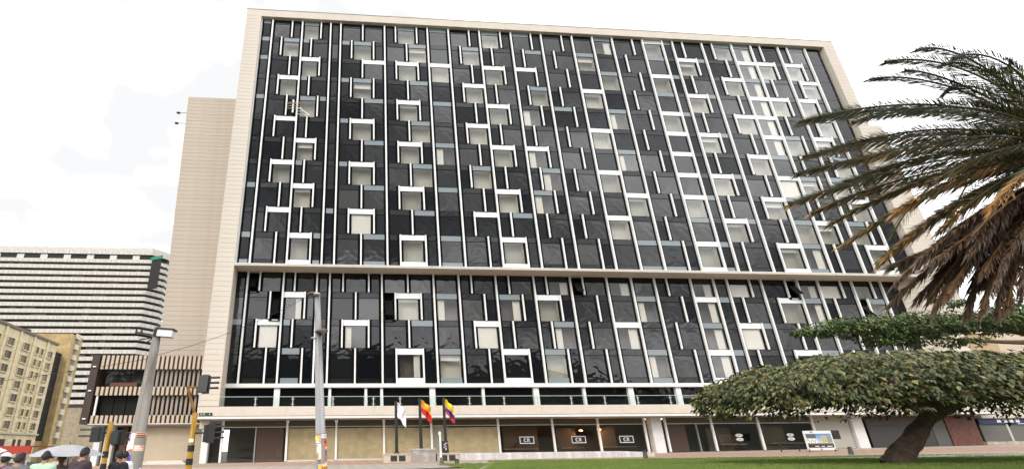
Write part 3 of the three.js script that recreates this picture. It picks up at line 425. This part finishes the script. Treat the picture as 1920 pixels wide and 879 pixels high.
{ // framed logo decals and oval stickers on the shop windows
  const c = document.createElement('canvas'); c.width = 160; c.height = 80; const x = c.getContext('2d'); x.fillStyle = '#1a1816'; x.fillRect(0, 0, 160, 80); x.strokeStyle = '#c9cac8'; x.lineWidth = 9; x.strokeRect(6, 6, 148, 68); x.fillStyle = '#c9cac8'; x.font = 'bold 56px sans-serif'; x.fillText('CR', 42, 60); const t = new THREE.CanvasTexture(c); t.colorSpace = THREE.SRGBColorSpace; const m = M(1, 1, 1, .5, { map: t });
  [[19.45, 1.8, 'leftmost'], [25.05, 1.8, 'middle'], [30.3, 1.78, 'rightmost']].forEach(([X, Y, w]) => { const s = part(scene, numbered('window_logo'), new THREE.PlaneGeometry(1.6, .72), m, [X, Y, zS + .006]); tag(s, `pale framed letter logo on dark shop glass, ${w} of three`, 'logo', 'logos on the shop windows'); });
  const o = document.createElement('canvas'); o.width = 128; o.height = 64; const y = o.getContext('2d'); y.fillStyle = '#cfcdc6'; y.fillRect(0, 0, 128, 64); y.fillStyle = '#4a4642'; y.font = 'bold 30px serif'; y.fillText('abc', 36, 42); const t2 = new THREE.CanvasTexture(o); t2.colorSpace = THREE.SRGBColorSpace; const m2 = M(1, 1, 1, .5, { map: t2 });
  for (const [X, w] of [[43.05, 'nearer the white column'], [49.0, 'nearer the advertising panel']]) for (const [Y, v] of [[2.05, 'upper'], [1.65, 'lower']]) { const s = part(scene, numbered('oval_sticker'), new THREE.CircleGeometry(.4, 28).scale(1.05, .42, 1), m2, [X, Y, zS + .006]); tag(s, `${v} pale oval sticker on the shop glass ${w}`, 'sticker', 'oval stickers on the shop windows'); }
}
{ // rooftop style antenna fixed to the facade
  const a = thing('antenna', 'white antenna on a bracket fixed to the upper left of the facade', 'antenna', [-6.9, 40, -54.15]); part(a, 'mast', box(.2, 1.9, .14), mWhite, [.02, 1.3, 0]);
  part(a, 'dipoles', merge([.9, 1.25, 1.6, 1.75].map((y, i) => rod([-.8, y, .1], [.9, y + .05 * i, .1], .035))), M(.45, .38, .25, .6)); part(a, 'bracket', merge([rod([.9, 1.0, .1], [2.2, -.1, .1], .06), rod([.5, .85, .1], [1.1, 1.05, .1], .05), rod([.4, .1, .1], [2.1, -.05, .1], .04), rod([.7, .5, .1], [1.5, .5, .1], .04)]), mWhite);
}

// ---------------------------------------------------------------- vegetation
function limb(pts, rad, seg = 12, bump = .1, seed = 1) { // tapered, slightly knotty limb
  const cv = new THREE.CatmullRomCurve3(pts.map(p => new THREE.Vector3(...p))), n = pts.length * 7, fr = cv.computeFrenetFrames(n), P = [], I = [], U = [];
  for (let i = 0; i <= n; i++) { const t = i / n, c = cv.getPointAt(t), f = t * (rad.length - 1), k = Math.min(rad.length - 2, Math.floor(f)), r = rad[k] + (rad[k + 1] - rad[k]) * (f - k);
    for (let j = 0; j <= seg; j++) { const a = j / seg * 6.2832, q = r * (1 + bump * (fbm(Math.cos(a) * 1.6 + seed, Math.sin(a) * 1.6, t * 3.5, 3) * 2)); const v = c.clone().addScaledVector(fr.normals[i], Math.cos(a) * q).addScaledVector(fr.binormals[i], Math.sin(a) * q); P.push(v.x, v.y, v.z); U.push(j / seg * 2, t * 5); } }
  for (let i = 0; i < n; i++) for (let j = 0; j < seg; j++) { const a = i * (seg + 1) + j, b = a + seg + 1; I.push(a, b, a + 1, b, b + 1, a + 1); }
  const g = new THREE.BufferGeometry(); g.setAttribute('position', new THREE.Float32BufferAttribute(P, 3)); g.setAttribute('uv', new THREE.Float32BufferAttribute(U, 2)); g.setIndex(I); g.computeVertexNormals(); return g;
}
function leafCloud(spots, size, colour) { // folded leaves, four triangles each
  const P = [], C = [], v = new THREE.Vector3(), e = new THREE.Euler(), q = new THREE.Quaternion();
  for (const [x, y, z, dx, dz] of spots) {
    const s = size * R(.7, 1.25), w = s * R(.22, .3), droop = R(.1, .9), az = Math.atan2(dx, dz) + R(-1.1, 1.1); e.set(droop, az, R(-.5, .5), 'YXZ'); q.setFromEuler(e); const c = colour(x, y, z);
    const T = [[0, 0, 0], [-w, .12 * s, s * .45], [0, 0, s * .5], [w, .12 * s, s * .45], [0, -.08 * s, s]].map(p => v.set(...p).applyQuaternion(q).toArray().map((k, i) => k + [x, y, z][i]));
    for (const [a, b, d] of [[0, 2, 1], [1, 2, 4], [0, 3, 2], [2, 3, 4]]) { P.push(...T[a], ...T[b], ...T[d]); C.push(...c, ...c, ...c); }
  }
  const g = new THREE.BufferGeometry(); g.setAttribute('position', new THREE.Float32BufferAttribute(P, 3)); g.setAttribute('color', new THREE.Float32BufferAttribute(C, 3)); g.computeVertexNormals(); return g;
}
const bark = M(.21, .145, .1, .95, { map: tConc, bumpMap: tConc, bumpScale: .03 }), leafMat = M(1, 1, 1, .42, { vertexColors: true });
{
  const t = thing('shade_tree', 'broad umbrella shaped tree with large olive leaves leaning over the lawn', 'tree', [27.2, .25, -25]);
  part(t, 'trunk', limb([[-.4, -.35, 0], [.05, .2, 0], [1.3, 1.2, 0], [2.3, 1.95, 0], [2.75, 2.8, 0]], [.62, .46, .38, .35, .3], 18, .35), bark);
  part(t, 'limb', limb([[2.6, 2.4, 0], [2.6, 3.1, -.1], [2.3, 3.9, -.2]], [.3, .22, .12], 12, .2, 3), bark); part(t, 'limb', limb([[2.1, 1.8, 0], [3.2, 2.3, .1], [4.4, 2.7, .3], [7, 3.2, .6]], [.27, .21, .16, .08], 12, .2, 5), bark);
  part(t, 'limb', limb([[2.6, 2.4, 0], [.2, 2.9, .5], [-3, 3.3, .8]], [.26, .18, .06], 10, .2, 7), bark); part(t, 'limb', limb([[2.6, 2.4, 0], [3.2, 3.0, 1.6], [4, 3.6, 3]], [.24, .16, .06], 10, .2, 9), bark); part(t, 'limb', limb([[2.6, 2.4, 0], [1.2, 3.0, -1.6], [0, 3.6, -3]], [.22, .16, .06], 10, .2, 11), bark);
  const sp = [], cx = 2.3, rx = 11.7, rz = 5.2;
  while (sp.length < 32000) { const a = R(0, 6.2832), r = Math.sqrt(rnd()) , px = Math.cos(a) * r, pz = Math.sin(a) * r, x = cx + px * rx, z = pz * rz, cl = fbm(x * .55, z * .55, 3.3, 3), edge = Math.sqrt(Math.max(0, 1 - r * r));
    const top = 2.72 + 2.4 * edge + cl * .6 + .55 * fbm(x * 1.5 + 4, z * 1.5, 7, 2), bot = 2.15 + .45 * edge + 1.1 * fbm(x * .8 + 9, z * .8, 1, 3) + (1 - r) * .25; const u = rnd(); let y;
    if (u < .72) y = top - Math.pow(rnd(), 1.6) * 1.3; else y = bot + rnd() * (top - bot) * .7;
    if (y < bot) continue; if (fbm(x * .9, y * 1.6, z * .9 + 4, 2) < .05 - (y - bot) * .22) continue;
    sp.push([x, y, z, px, pz]); }
  const kinds = [[.08, .095, .026], [.05, .07, .02], [.15, .145, .045], [.035, .048, .016], [.23, .2, .075], [.16, .09, .04]];
  part(t, 'crown', leafCloud(sp, .31, () => { const u = rnd(), k = kinds[u < .34 ? 0 : u < .6 ? 1 : u < .8 ? 2 : u < .9 ? 3 : u < .97 ? 4 : 5], f = R(.8, 1.2); return k.map(v => v * f); }), leafMat);
}
{
  const t = thing('leafy_tree', 'bright green tree reaching in from the right above the umbrella tree', 'tree', [47, .3, -30]);
  part(t, 'trunk', limb([[3, -.2, 0], [2.8, 3, 0], [2.2, 6, 0]], [.5, .4, .3], 14, .2), bark); part(t, 'limb', limb([[2.4, 5.6, 0], [-1, 6.6, .2], [-5, 6.75, .3], [-9.4, 7.0, .2]], [.26, .17, .12, .05], 10, .2, 3), bark);
  part(t, 'limb', limb([[2.3, 5.9, 0], [-2, 7.6, -.6], [-8, 7.5, -.6], [-14, 7.3, -.4]], [.22, .14, .09, .03], 10, .2, 5), bark); part(t, 'limb', limb([[2.2, 6, 0], [1.5, 8, .4], [-.5, 9.3, .5]], [.24, .14, .04], 10, .2, 7), bark);
  const clumps = [[-17.9, 7.35, .55, .3], [-16.6, 7.55, 1.0, .5], [-15.2, 7.65, 1.3, .65], [-13.6, 7.7, 1.5, .8], [-12, 7.75, 1.6, .9], [-10.3, 7.8, 1.7, .95], [-8.6, 8.0, 1.6, .85], [-6.9, 8.05, 1.7, .8], [-5.2, 8.1, 1.7, .75], [-3.4, 8.2, 1.8, .9], [-1.6, 8.3, 1.9, 1], [.3, 8.5, 2, 1.1], [2.2, 8.7, 2.2, 1.3], [-12.6, 6.9, 1.2, .45], [-9.8, 6.9, 1.3, .4], [-7, 6.75, 1.2, .35], [-2.6, 9.2, .7, .3], [-6.2, 9.35, .7, .28], [-7.4, 9.6, .35, .15], [-1.2, 9.5, 1, .35], [-1, 6.6, .9, .3], [4, 9, 2.2, 1.3], [3, 7.4, 2.2, 1]];
  const sp = []; for (const [x, y, rx, ry] of clumps) { const n = Math.round(rx * ry * 1150 + 120); for (let i = 0; i < n; i++) { const a = R(0, 6.28), b = Math.acos(R(-1, 1)), r = Math.pow(rnd(), .45); const dx = Math.sin(b) * Math.cos(a), dy = Math.cos(b), dz = Math.sin(b) * Math.sin(a); if (fbm((x + dx * rx) * 1.4, (y + dy * ry) * 1.9, dz * 1.5, 2) < -.04) continue; sp.push([x + dx * r * rx, y + dy * r * ry, dz * r * Math.min(1.7, rx * 1.1), dx, dz]); } }
  part(t, 'crown', leafCloud(sp, .25, () => { const u = rnd(), f = R(.75, 1.25), k = u < .5 ? [.06, .1, .02] : u < .8 ? [.035, .062, .015] : [.13, .165, .035]; return k.map(v => v * f); }), leafMat);
}
{ // date palm whose fronds sweep in from the right
  const t = thing('date_palm', 'date palm sweeping long fronds in from the right with a dry brown skirt', 'palm tree', [21.2, .25, -11.6]);
  part(t, 'trunk', limb([[.9, -.2, .3], [.9, 3, .3], [.85, 6.4, .3], [.8, 8.5, .3]], [.42, .36, .38, .5], 16, .3), bark);
  const C = [.8, 8.35, .3];
  function frond(ctrl, tip, w, dry, name, dens = 1) {
    const A = new THREE.Vector3(...C), Bc = new THREE.Vector3(...ctrl), T = new THREE.Vector3(...tip), cv = new THREE.QuadraticBezierCurve3(A, Bc, T), L = cv.getLength(), n = Math.round(L * 44 * dens), P = [], Cc = [], up = new THREE.Vector3(0, 1, 0), tw = R(-.25, .25);
    const tri = (a, b, c, k) => { P.push(a.x, a.y, a.z, b.x, b.y, b.z, c.x, c.y, c.z); for (let i = 0; i < 3; i++) Cc.push(...k); };
    for (let i = 0; i < n; i++) { const u = .06 + .94 * i / n, c = cv.getPointAt(u), d = cv.getTangentAt(u); const sd = new THREE.Vector3().crossVectors(d, up).normalize(), nn = new THREE.Vector3().crossVectors(sd, d); sd.applyAxisAngle(d, .55 + tw); nn.applyAxisAngle(d, .55 + tw);
      const len = w * (1.08 - .6 * Math.pow(u, 4)) * Math.min(1, u * 5) * R(.75, 1.2), fw = .8 + .7 * u;
      for (const s of [-1, 1]) { const dir = new THREE.Vector3().addScaledVector(sd, s * .62).addScaledVector(d, fw + R(-.2, .2)).addScaledVector(nn, R(-.1, .42)).normalize(); dir.y -= dry * R(.05, .35); const e = c.clone().addScaledVector(dir, len); e.y -= len * R(.02, .16); const m = c.clone().lerp(e, .42), hw = .017;
        const o = rnd() < dry * (.1 + 1.1 * u) ? 1 : 0, f = R(.65, 1.35), k = dry > 1 ? [.1 * f, .058 * f, .03 * f] : o ? [.34 * f, .165 * f, .04 * f] : [.06 * f, .066 * f, .02 * f]; const ax = rnd() < .5 ? d : nn, bt = ax.clone().multiplyScalar(hw);
        const q1 = m.clone().add(bt), q2 = m.clone().sub(bt); tri(c, q1, q2, k); tri(q1, e, q2, k); } }
    const rg = new THREE.TubeGeometry(cv, 20, .03, 5).toNonIndexed(); rg.deleteAttribute('uv'); const rc = []; for (let i = 0; i < rg.attributes.position.count; i++) rc.push(...(dry > .6 ? [.16, .09, .03] : [.1, .09, .03])); rg.setAttribute('color', new THREE.Float32BufferAttribute(rc, 3));
    const g = new THREE.BufferGeometry(); g.setAttribute('position', new THREE.Float32BufferAttribute(P, 3)); g.setAttribute('color', new THREE.Float32BufferAttribute(Cc, 3)); g.computeVertexNormals();
    part(t, name, mergeGeometries([g, rg]), leafMat);
  }
  const W = (x, y, z) => [x - 21.2, y - .25, z + 11.6];
  const F = [ // control, tip (world), leaflet length, share of dry leaflets
    [[20.2, 12.9, -11.2], [16.3, 11.8, -11], .62, 0], [[20.7, 13.7, -11.5], [17.6, 12.35, -11], .62, 0], [[20.4, 13.0, -12.2], [16.9, 12.0, -12], .6, 0], [[21, 13.0, -10.8], [18.4, 11.9, -10.8], .6, 0],
    [[19.2, 11.5, -11], [12.7, 9.45, -11], .62, .05], [[19.4, 11.6, -11.6], [13.2, 9.75, -11.5], .6, .05], [[19.2, 11.0, -10.6], [13.8, 9.2, -10.6], .6, .08], [[19.4, 10.9, -11.5], [13.4, 8.75, -11.6], .6, .08],
    [[19.0, 10.2, -11], [12.4, 8.3, -11], .62, .1], [[18.8, 9.9, -11.3], [12.0, 7.75, -11], .64, .12], [[18.8, 9.8, -10.5], [12.9, 7.75, -10.4], .64, .2], [[18.6, 9.5, -11.2], [11.5, 6.85, -11], .64, .15], [[18.6, 9.4, -11.9], [12.9, 7.0, -11.8], .62, .3],
    [[18.4, 9.2, -10.8], [12.3, 6.25, -10.9], .64, .2], [[18.3, 8.9, -11.2], [12.6, 5.75, -11], .64, .45], [[18.4, 8.9, -10.4], [13.4, 6.3, -10.2], .68, .6], [[18.3, 8.5, -11.1], [13.3, 5.2, -11], .66, .5], [[18.8, 8.7, -9.9], [15.2, 6.2, -9.6], .8, .75], [[19.4, 9.0, -9.4], [16.9, 6.9, -8.9], .85, .8], [[19.2, 8.9, -10.6], [14.6, 5.9, -10.4], .7, .35],
    [[19.3, 10.1, -11.8], [14.2, 8.0, -12], .62, .1], [[19.1, 9.4, -10.2], [14.4, 7.0, -10], .66, .2], [[19.4, 9.0, -11.6], [14.2, 5.6, -11.6], .66, .3]];
  for (const [c, e, w, d] of F) frond(W(...c), W(...e), w, d, 'frond');
  const D = [[[18.2, 7.8, -11.2], [13.6, 4.75, -11], .6], [[18.2, 7.5, -11], [14.6, 4.4, -10.8], .62], [[18.5, 7.6, -10.6], [15.4, 4.5, -10.4], .64], [[18.5, 7.2, -11.2], [16.0, 4.0, -11], .64], [[18.9, 7.4, -10.2], [16.8, 4.4, -9.9], .66], [[18.9, 7.0, -11], [17.0, 3.85, -10.8], .66], [[19.4, 7.2, -10.4], [17.8, 4.2, -10.2], .68], [[19.6, 6.9, -11.2], [18.2, 3.8, -11], .66], [[20.0, 7.0, -10.2], [18.9, 4.0, -10], .68], [[20.3, 6.8, -11.2], [19.5, 3.7, -11], .66], [[19.3, 7.4, -10.2], [17.6, 5.2, -9.7], .72], [[19.0, 7.5, -11.8], [16.0, 4.9, -12.2], .62], [[20.8, 7.0, -10.2], [20.4, 4.1, -9.8], .68], [[19.8, 8.0, -9.6], [17.4, 6.1, -9.2], .7], [[20.2, 8.1, -9.4], [18.6, 6.3, -8.9], .72], [[20.6, 7.9, -9.6], [19.6, 6.0, -9.1], .72], [[19.6, 7.3, -10.8], [17.0, 5.0, -10.6], .7], [[20.2, 7.2, -10.8], [18.4, 4.8, -10.6], .7], [[20.6, 7.0, -10.9], [19.6, 4.6, -10.7], .7], [[19.2, 7.6, -11.4], [15.6, 4.9, -11.4], .66], [[20.5, 7.6, -11.8], [17.8, 5.2, -12.2], .7], [[21, 7.4, -10.4], [20.4, 5.4, -9.9], .72], [[21.2, 7.8, -11.8], [19.2, 5.2, -12.4], .7], [[19.6, 7.8, -9.9], [18.4, 5.8, -9.4], .72], [[18.6, 7.9, -10.6], [15.0, 5.3, -10.3], .66], [[20.4, 7.4, -9.8], [19.6, 5.2, -9.4], .72], [[21, 6.8, -11], [20.9, 3.8, -10.8], .66]];
  for (const [c, e, w] of D) frond(W(...c), W(...e), w, 1.2, 'dry_frond', 1.25);
  for (let i = 0; i < 26; i++) { const u = i / 25, tx = 13.7 + 3.9 * u + R(-.3, .3), ty = R(4.0, 5.7), tz = R(-11.9, -10.2); frond(W(17.6 + 1.6 * u + R(-.4, .4), R(6.7, 7.7), (tz - 11.3) / 2), W(tx, ty, tz), R(.62, .8), 1.15, 'dry_frond', 1.1); }
  for (let i = 0; i < 5; i++) frond(W(20.6 + i * .3, 12.6 + i * .25, -11.5 + R(-1, 1)), W(17.8 + i * .8, 11.5 + R(0, .9), -11.5 + R(-1.2, 1.2)), .6, 0, 'frond');
  for (let i = 0; i < 12; i++) { const a = -1.7 + i * .3, el = R(.2, 2.2), l = R(4.5, 6.5), cx = Math.cos(a), cz = Math.sin(a); frond([C[0] + cx * l * .5, C[1] + el + 2, C[2] - cz * l * .5], [C[0] + cx * l, C[1] + el - 1, C[2] - cz * l], .6, R(0, .3), 'frond', .5); }
}

// ---------------------------------------------------------------- the crowd at the left
function capsule(p, a, b, ra, rb) { const bx = b[0] - a[0], by = b[1] - a[1], bz = b[2] - a[2], px = p[0] - a[0], py = p[1] - a[1], pz = p[2] - a[2], t = Math.max(0, Math.min(1, (px * bx + py * by + pz * bz) / (bx * bx + by * by + bz * bz + 1e-9))); return Math.hypot(px - bx * t, py - by * t, pz - bz * t) - (ra + (rb - ra) * t); }
const smin = (a, b, k) => { const h = Math.max(0, k - Math.abs(a - b)) / k; return Math.min(a, b) - h * h * k * .25; };
function meshField(f, c, half, res) { const mc = new MarchingCubes(res, undefined, false, false, 60000); mc.isolation = 0; const hs = res / 2; for (let k = 0; k < res; k++) for (let j = 0; j < res; j++) for (let i = 0; i < res; i++) mc.field[i + j * res + k * res * res] = -f([c[0] + (i - hs) / hs * half, c[1] + (j - hs) / hs * half, c[2] + (k - hs) / hs * half]); mc.update();
  const n = mc.count ?? mc.geometry.drawRange.count, g = new THREE.BufferGeometry(); g.setAttribute('position', new THREE.Float32BufferAttribute(mc.positionArray.slice(0, n * 3), 3)); g.setAttribute('normal', new THREE.Float32BufferAttribute(mc.normalArray.slice(0, n * 3), 3)); g.scale(half, half, half).translate(...c); return g; }
function hand(w, dir) { // palm, four fingers and a thumb, slightly curled
  const s = dir; const b = [[[0, -.02, 0], [0, -.085, .005], .028, .034]]; for (let i = 0; i < 4; i++) { const z = (i - 1.5) * .02, l = [.07, .08, .075, .055][i]; b.push([[0, -.085, z], [-s * .006, -.085 - l * .55, z * 1.1], .0095, .009], [[-s * .006, -.085 - l * .55, z * 1.1], [-s * .024, -.085 - l, z * 1.1], .009, .0075]); } b.push([[0, -.04, .03], [-s * .012, -.075, .052], .011, .01], [[-s * .012, -.075, .052], [-s * .022, -.105, .055], .01, .008]);
  return meshField(p => { let d = 9; b.forEach(([u, v, ra, rb], i) => { const q = capsule(p, u, v, ra, rb); d = i ? smin(d, q, .012) : q; }); return d; }, [0, -.09, 0], .12, 44).translate(...w); }
function bodyParts(pose) { // joints in metres, facing +z
  const lean = pose.lean ?? 0, sh = 1.40 - lean * .12, hipY = .93, shZ = lean * .42, hd = [0, sh + .25 - lean * .1, shZ + .03 + lean * .13], el = pose.elbow ?? [.29, 1.12, -.02], wr = pose.wrist ?? [.3, .88, .1], st = pose.stride ?? .08;
  return { hd, sh, shZ, wr, bones: [['t', [0, hipY, 0], [0, 1.14, shZ * .5], .155, .15], ['t', [-.075, 1.16, shZ * .55], [-.1, sh - .06, shZ], .13, .12], ['t', [.075, 1.16, shZ * .55], [.1, sh - .06, shZ], .13, .12], ['t', [-.17, sh, shZ], [.17, sh, shZ], .075, .075], ['s', [0, sh + .02, shZ], [0, sh + .14, hd[2] - .03], .062, .056],
    ...[-1, 1].flatMap(s => { const f = v => [v[0] * s, v[1] - lean * .12, v[2] + shZ]; return [['t', [.185 * s, sh - .01, shZ], f(el), .064, .05], ['t', f(el), f(wr), .05, .036], ['l', [.09 * s, hipY - .02, 0], [.1 * s, .5, s * st * .5 + .02], .095, .065], ['l', [.1 * s, .5, s * st * .5 + .02], [.1 * s, .1, s * st], .062, .042], ['f', [.1 * s, .05, s * st - .03], [.11 * s, .035, s * st + .15], .045, .035]]; })] }; }
function headField(p) { const [x, y, z] = p; let d = Math.hypot(x / .076, y / .112, z / .095) - 1; d *= .085; d = smin(d, capsule(p, [0, -.06, .03], [0, -.085, .05], .052, .04), .05); d = smin(d, capsule(p, [0, .01, .088], [0, -.025, .108], .009, .014), .02); for (const s of [-1, 1]) { d = smin(d, capsule(p, [s * .078, .015, -.005], [s * .08, -.025, .0], .016, .011), .012); d = Math.max(d, -(Math.hypot(x - s * .032, y - .008, z - .098) - .012)); } d = smin(d, capsule(p, [-.02, -.058, .083], [.02, -.058, .083], .009, .009), .012); return d; }
const headG = meshField(headField, [0, 0, 0], .15, 56), hairG = meshField(p => { const d = headField(p) - .014; const cut = p[1] < -.02 + p[2] * .9 ? .02 - p[1] + p[2] * .55 - .03 : -1; return Math.max(d, Math.min(.05, (p[2] * .9 - p[1] - .005) * .6)); }, [0, .02, 0], .17, 52);
const poses = { stand: { }, bow: { lean: .35, elbow: [.3, 1.12, .05], wrist: [.2, .94, .24] }, bend: { lean: .75, elbow: [.3, 1.14, .12], wrist: [.16, .98, .3] }, walk: { lean: .12, stride: .22, elbow: [.28, 1.12, -.1], wrist: [.27, .92, .12] } }, poseGeo = {};
for (const k in poses) { const b = bodyParts(poses[k]), f = p => { let d = 9; for (const [, u, v, ra, rb] of b.bones) d = smin(d, capsule(p, u, v, ra, rb), .055); return d; };
  const body = meshField(f, [0, .8, .1], .86, 76), hands = [-1, 1].map(s => hand([b.wr[0] * s, b.wr[1] - (poses[k].lean ?? 0) * .12 + .01, b.wr[2] + b.shZ], s)); const hg = headG.clone().rotateX((poses[k].lean ?? 0) * .6).translate(...b.hd); poseGeo[k] = { b, body, hands, hg }; }
function person(label, pose, x, z, ry, scale, top, legs, hairC, skin, hat) {
  const o = thing('person', label, 'person', [x, -.6, z], ry, 'people in the street crowd'); o.scale.setScalar(scale); const { b, body, hands, hg } = poseGeo[pose], parts = [body.clone(), hg.clone(), ...hands.map(h => h.clone())];
  parts.forEach((g, gi) => { const p = g.attributes.position, c = new Float32Array(p.count * 3); for (let i = 0; i < p.count; i++) { let k = skin; const v = [p.getX(i), p.getY(i), p.getZ(i)]; if (gi === 0) { let bd = 9, w = 't'; for (const [n, u, e, ra, rb] of b.bones) { const d = capsule(v, u, e, ra, rb); if (d < bd) { bd = d; w = n; } } k = w === 't' ? top : w === 'l' ? legs : w === 'f' ? [.03, .025, .02] : skin; } else if (gi === 1) { const dy = v[1] - b.hd[1], dz = v[2] - b.hd[2]; for (const s of [-1, 1]) if (Math.hypot(v[0] - s * .032, dy - .008, dz - .092) < .014) k = [.03, .02, .02]; if (Math.abs(dy + .058) < .008 && dz > .07 && Math.abs(v[0]) < .026) k = [skin[0] * .7, skin[1] * .5, skin[2] * .5]; } c.set(k, i * 3); } g.setAttribute('color', new THREE.BufferAttribute(c, 3)); });
  part(o, 'body', mergeGeometries(parts), M(1, 1, 1, .8, { vertexColors: true }));
  const tilt = (poses[pose].lean ?? 0) * .6; part(o, 'hair', hairG, M(...hairC, .7), b.hd, [tilt, 0, 0]);
  if (hat) { const h = part(o, 'hat', merge([new THREE.SphereGeometry(.108, 20, 10, 0, 6.2832, 0, 1.6).scale(1, .95, 1.12), new THREE.CylinderGeometry(hat.r, hat.r, .012, 24).translate(0, .005, hat.r > .15 ? 0 : .05)]), M(...hat.c, .8), [b.hd[0], b.hd[1] + .05, b.hd[2]], [tilt, 0, 0]); }
}
const dark = [.012, .011, .01], sk = [.32, .19, .12], sk2 = [.26, .15, .1];
person('person in a pale mint green shirt with back turned, under the grey umbrella', 'bow', -6.6, -13, Math.PI + .2, 1.03, [.42, .6, .44], [.05, .06, .1], dark, sk);
person('person with a straw coloured sun hat behind the mint green shirt', 'stand', -6.95, -14.6, .4, .95, [.3, .24, .2], [.04, .04, .05], dark, sk, { r: .2, c: [.55, .45, .24] });
person('person in a dark plum jacket bending forward beside the yellow post', 'bow', -5.8, -12.8, Math.PI - .3, 1.07, [.035, .022, .03], [.03, .035, .05], dark, sk);
person('person in a black jacket walking between the yellow post and the concrete pole', 'walk', -5.6, -14.8, -2.2, 1.0, [.012, .013, .014], [.01, .01, .012], dark, sk2);
person('person in a grey jacket with head lowered left of the mint green shirt', 'bow', -7.0, -12.8, Math.PI + .5, 1.0, [.14, .13, .13], [.04, .04, .05], [.02, .015, .012], sk);
person('person with dark hair and a blue top near the left edge', 'stand', -8.05, -14.8, 2.6, .97, [.05, .12, .28], [.03, .03, .04], dark, sk2);
person('person in a purple top with a white cap at the far left edge', 'bow', -7.6, -13.2, Math.PI + .1, 1.0, [.1, .04, .09], [.03, .03, .04], dark, sk, { r: .13, c: [.75, .75, .73] });
person('person in a brown jacket standing at the back under the umbrella edge', 'stand', -7.6, -16.6, .9, .98, [.16, .09, .05], [.05, .05, .06], dark, sk2);
person('person in a white shirt just left of the yellow post', 'stand', -6.25, -16.8, 3.3, .98, [.7, .68, .66], [.04, .05, .08], dark, sk);
person('person in a pale beige coat between the grey jacket and the brown jacket', 'stand', -8.0, -16.2, 3.5, 1.0, [.45, .38, .28], [.05, .05, .06], dark, sk);
{ // umbrella
  const u = thing('umbrella', 'large grey umbrella held above the crowd', 'umbrella', [-6.6, 1.04, -14.1]); const n = 8, P = [], I = []; const c = [0, .34, 0];
  for (let i = 0; i < n; i++) { const seg = [], a0 = i / n * 6.2832, a1 = (i + 1) / n * 6.2832, g = []; for (let r = 0; r <= 6; r++) for (let s = 0; s <= 6; s++) { const rr = r / 6, t = s / 6, a = a0 + (a1 - a0) * t, sag = Math.sin(t * Math.PI), R0 = .86 * rr * (1 - .07 * sag * rr); g.push(Math.cos(a) * R0, .24 * (1 - rr * rr) - .02 * sag * rr, Math.sin(a) * R0); } const ix = []; for (let r = 0; r < 6; r++) for (let s = 0; s < 6; s++) { const q = r * 7 + s; ix.push(q, q + 1, q + 7, q + 1, q + 8, q + 7); } const b = new THREE.BufferGeometry(); b.setAttribute('position', new THREE.Float32BufferAttribute(g, 3)); b.setIndex(ix); b.computeVertexNormals(); part(u, 'canopy_panel', b, M(.34, .34, .36, .7)); part(u, 'rib', rod([0, .225, 0], [Math.cos(a0) * .85, -.005, Math.sin(a0) * .85], .006, 5), mBlack); }
  part(u, 'shaft', rod([0, .3, 0], [.1, -.6, .05], .01, 8), mBlack);
}
{ const s = thing('market_stall', 'red awning of a street stall behind the crowd at the far left', 'stall', [-14.2, -.6, -26]); part(s, 'awning', slab(-1.0, .8, 1.68, 1.96, .8, .7), M(.42, .05, .025, .8)); part(s, 'roof', slab(-1.0, .8, 1.965, 2.0, .8, -1.4), M(.42, .05, .025, .8)); const d = part(s, 'white_emblem', new THREE.CircleGeometry(.24, 4).scale(1.6, .55, 1), mWhite, [-.5, 1.82, .81]); part(d, 'emblem_dot', new THREE.CircleGeometry(.08, 16), mBand, [0, 0, .01]); for (const x of [-.9, .7]) for (const z of [.7, -1.3]) part(s, 'leg', rod([x, 0, z], [x, 1.96, z], .03), mAlu); part(s, 'counter', slab(-.9, .7, .8, .86, .6, -1.2), M(.4, .38, .34, .8)); part(s, 'counter_front', slab(-.9, .7, .02, .8, .6, .55), M(.5, .52, .5, .8)); }

renderer.render(scene, camera);
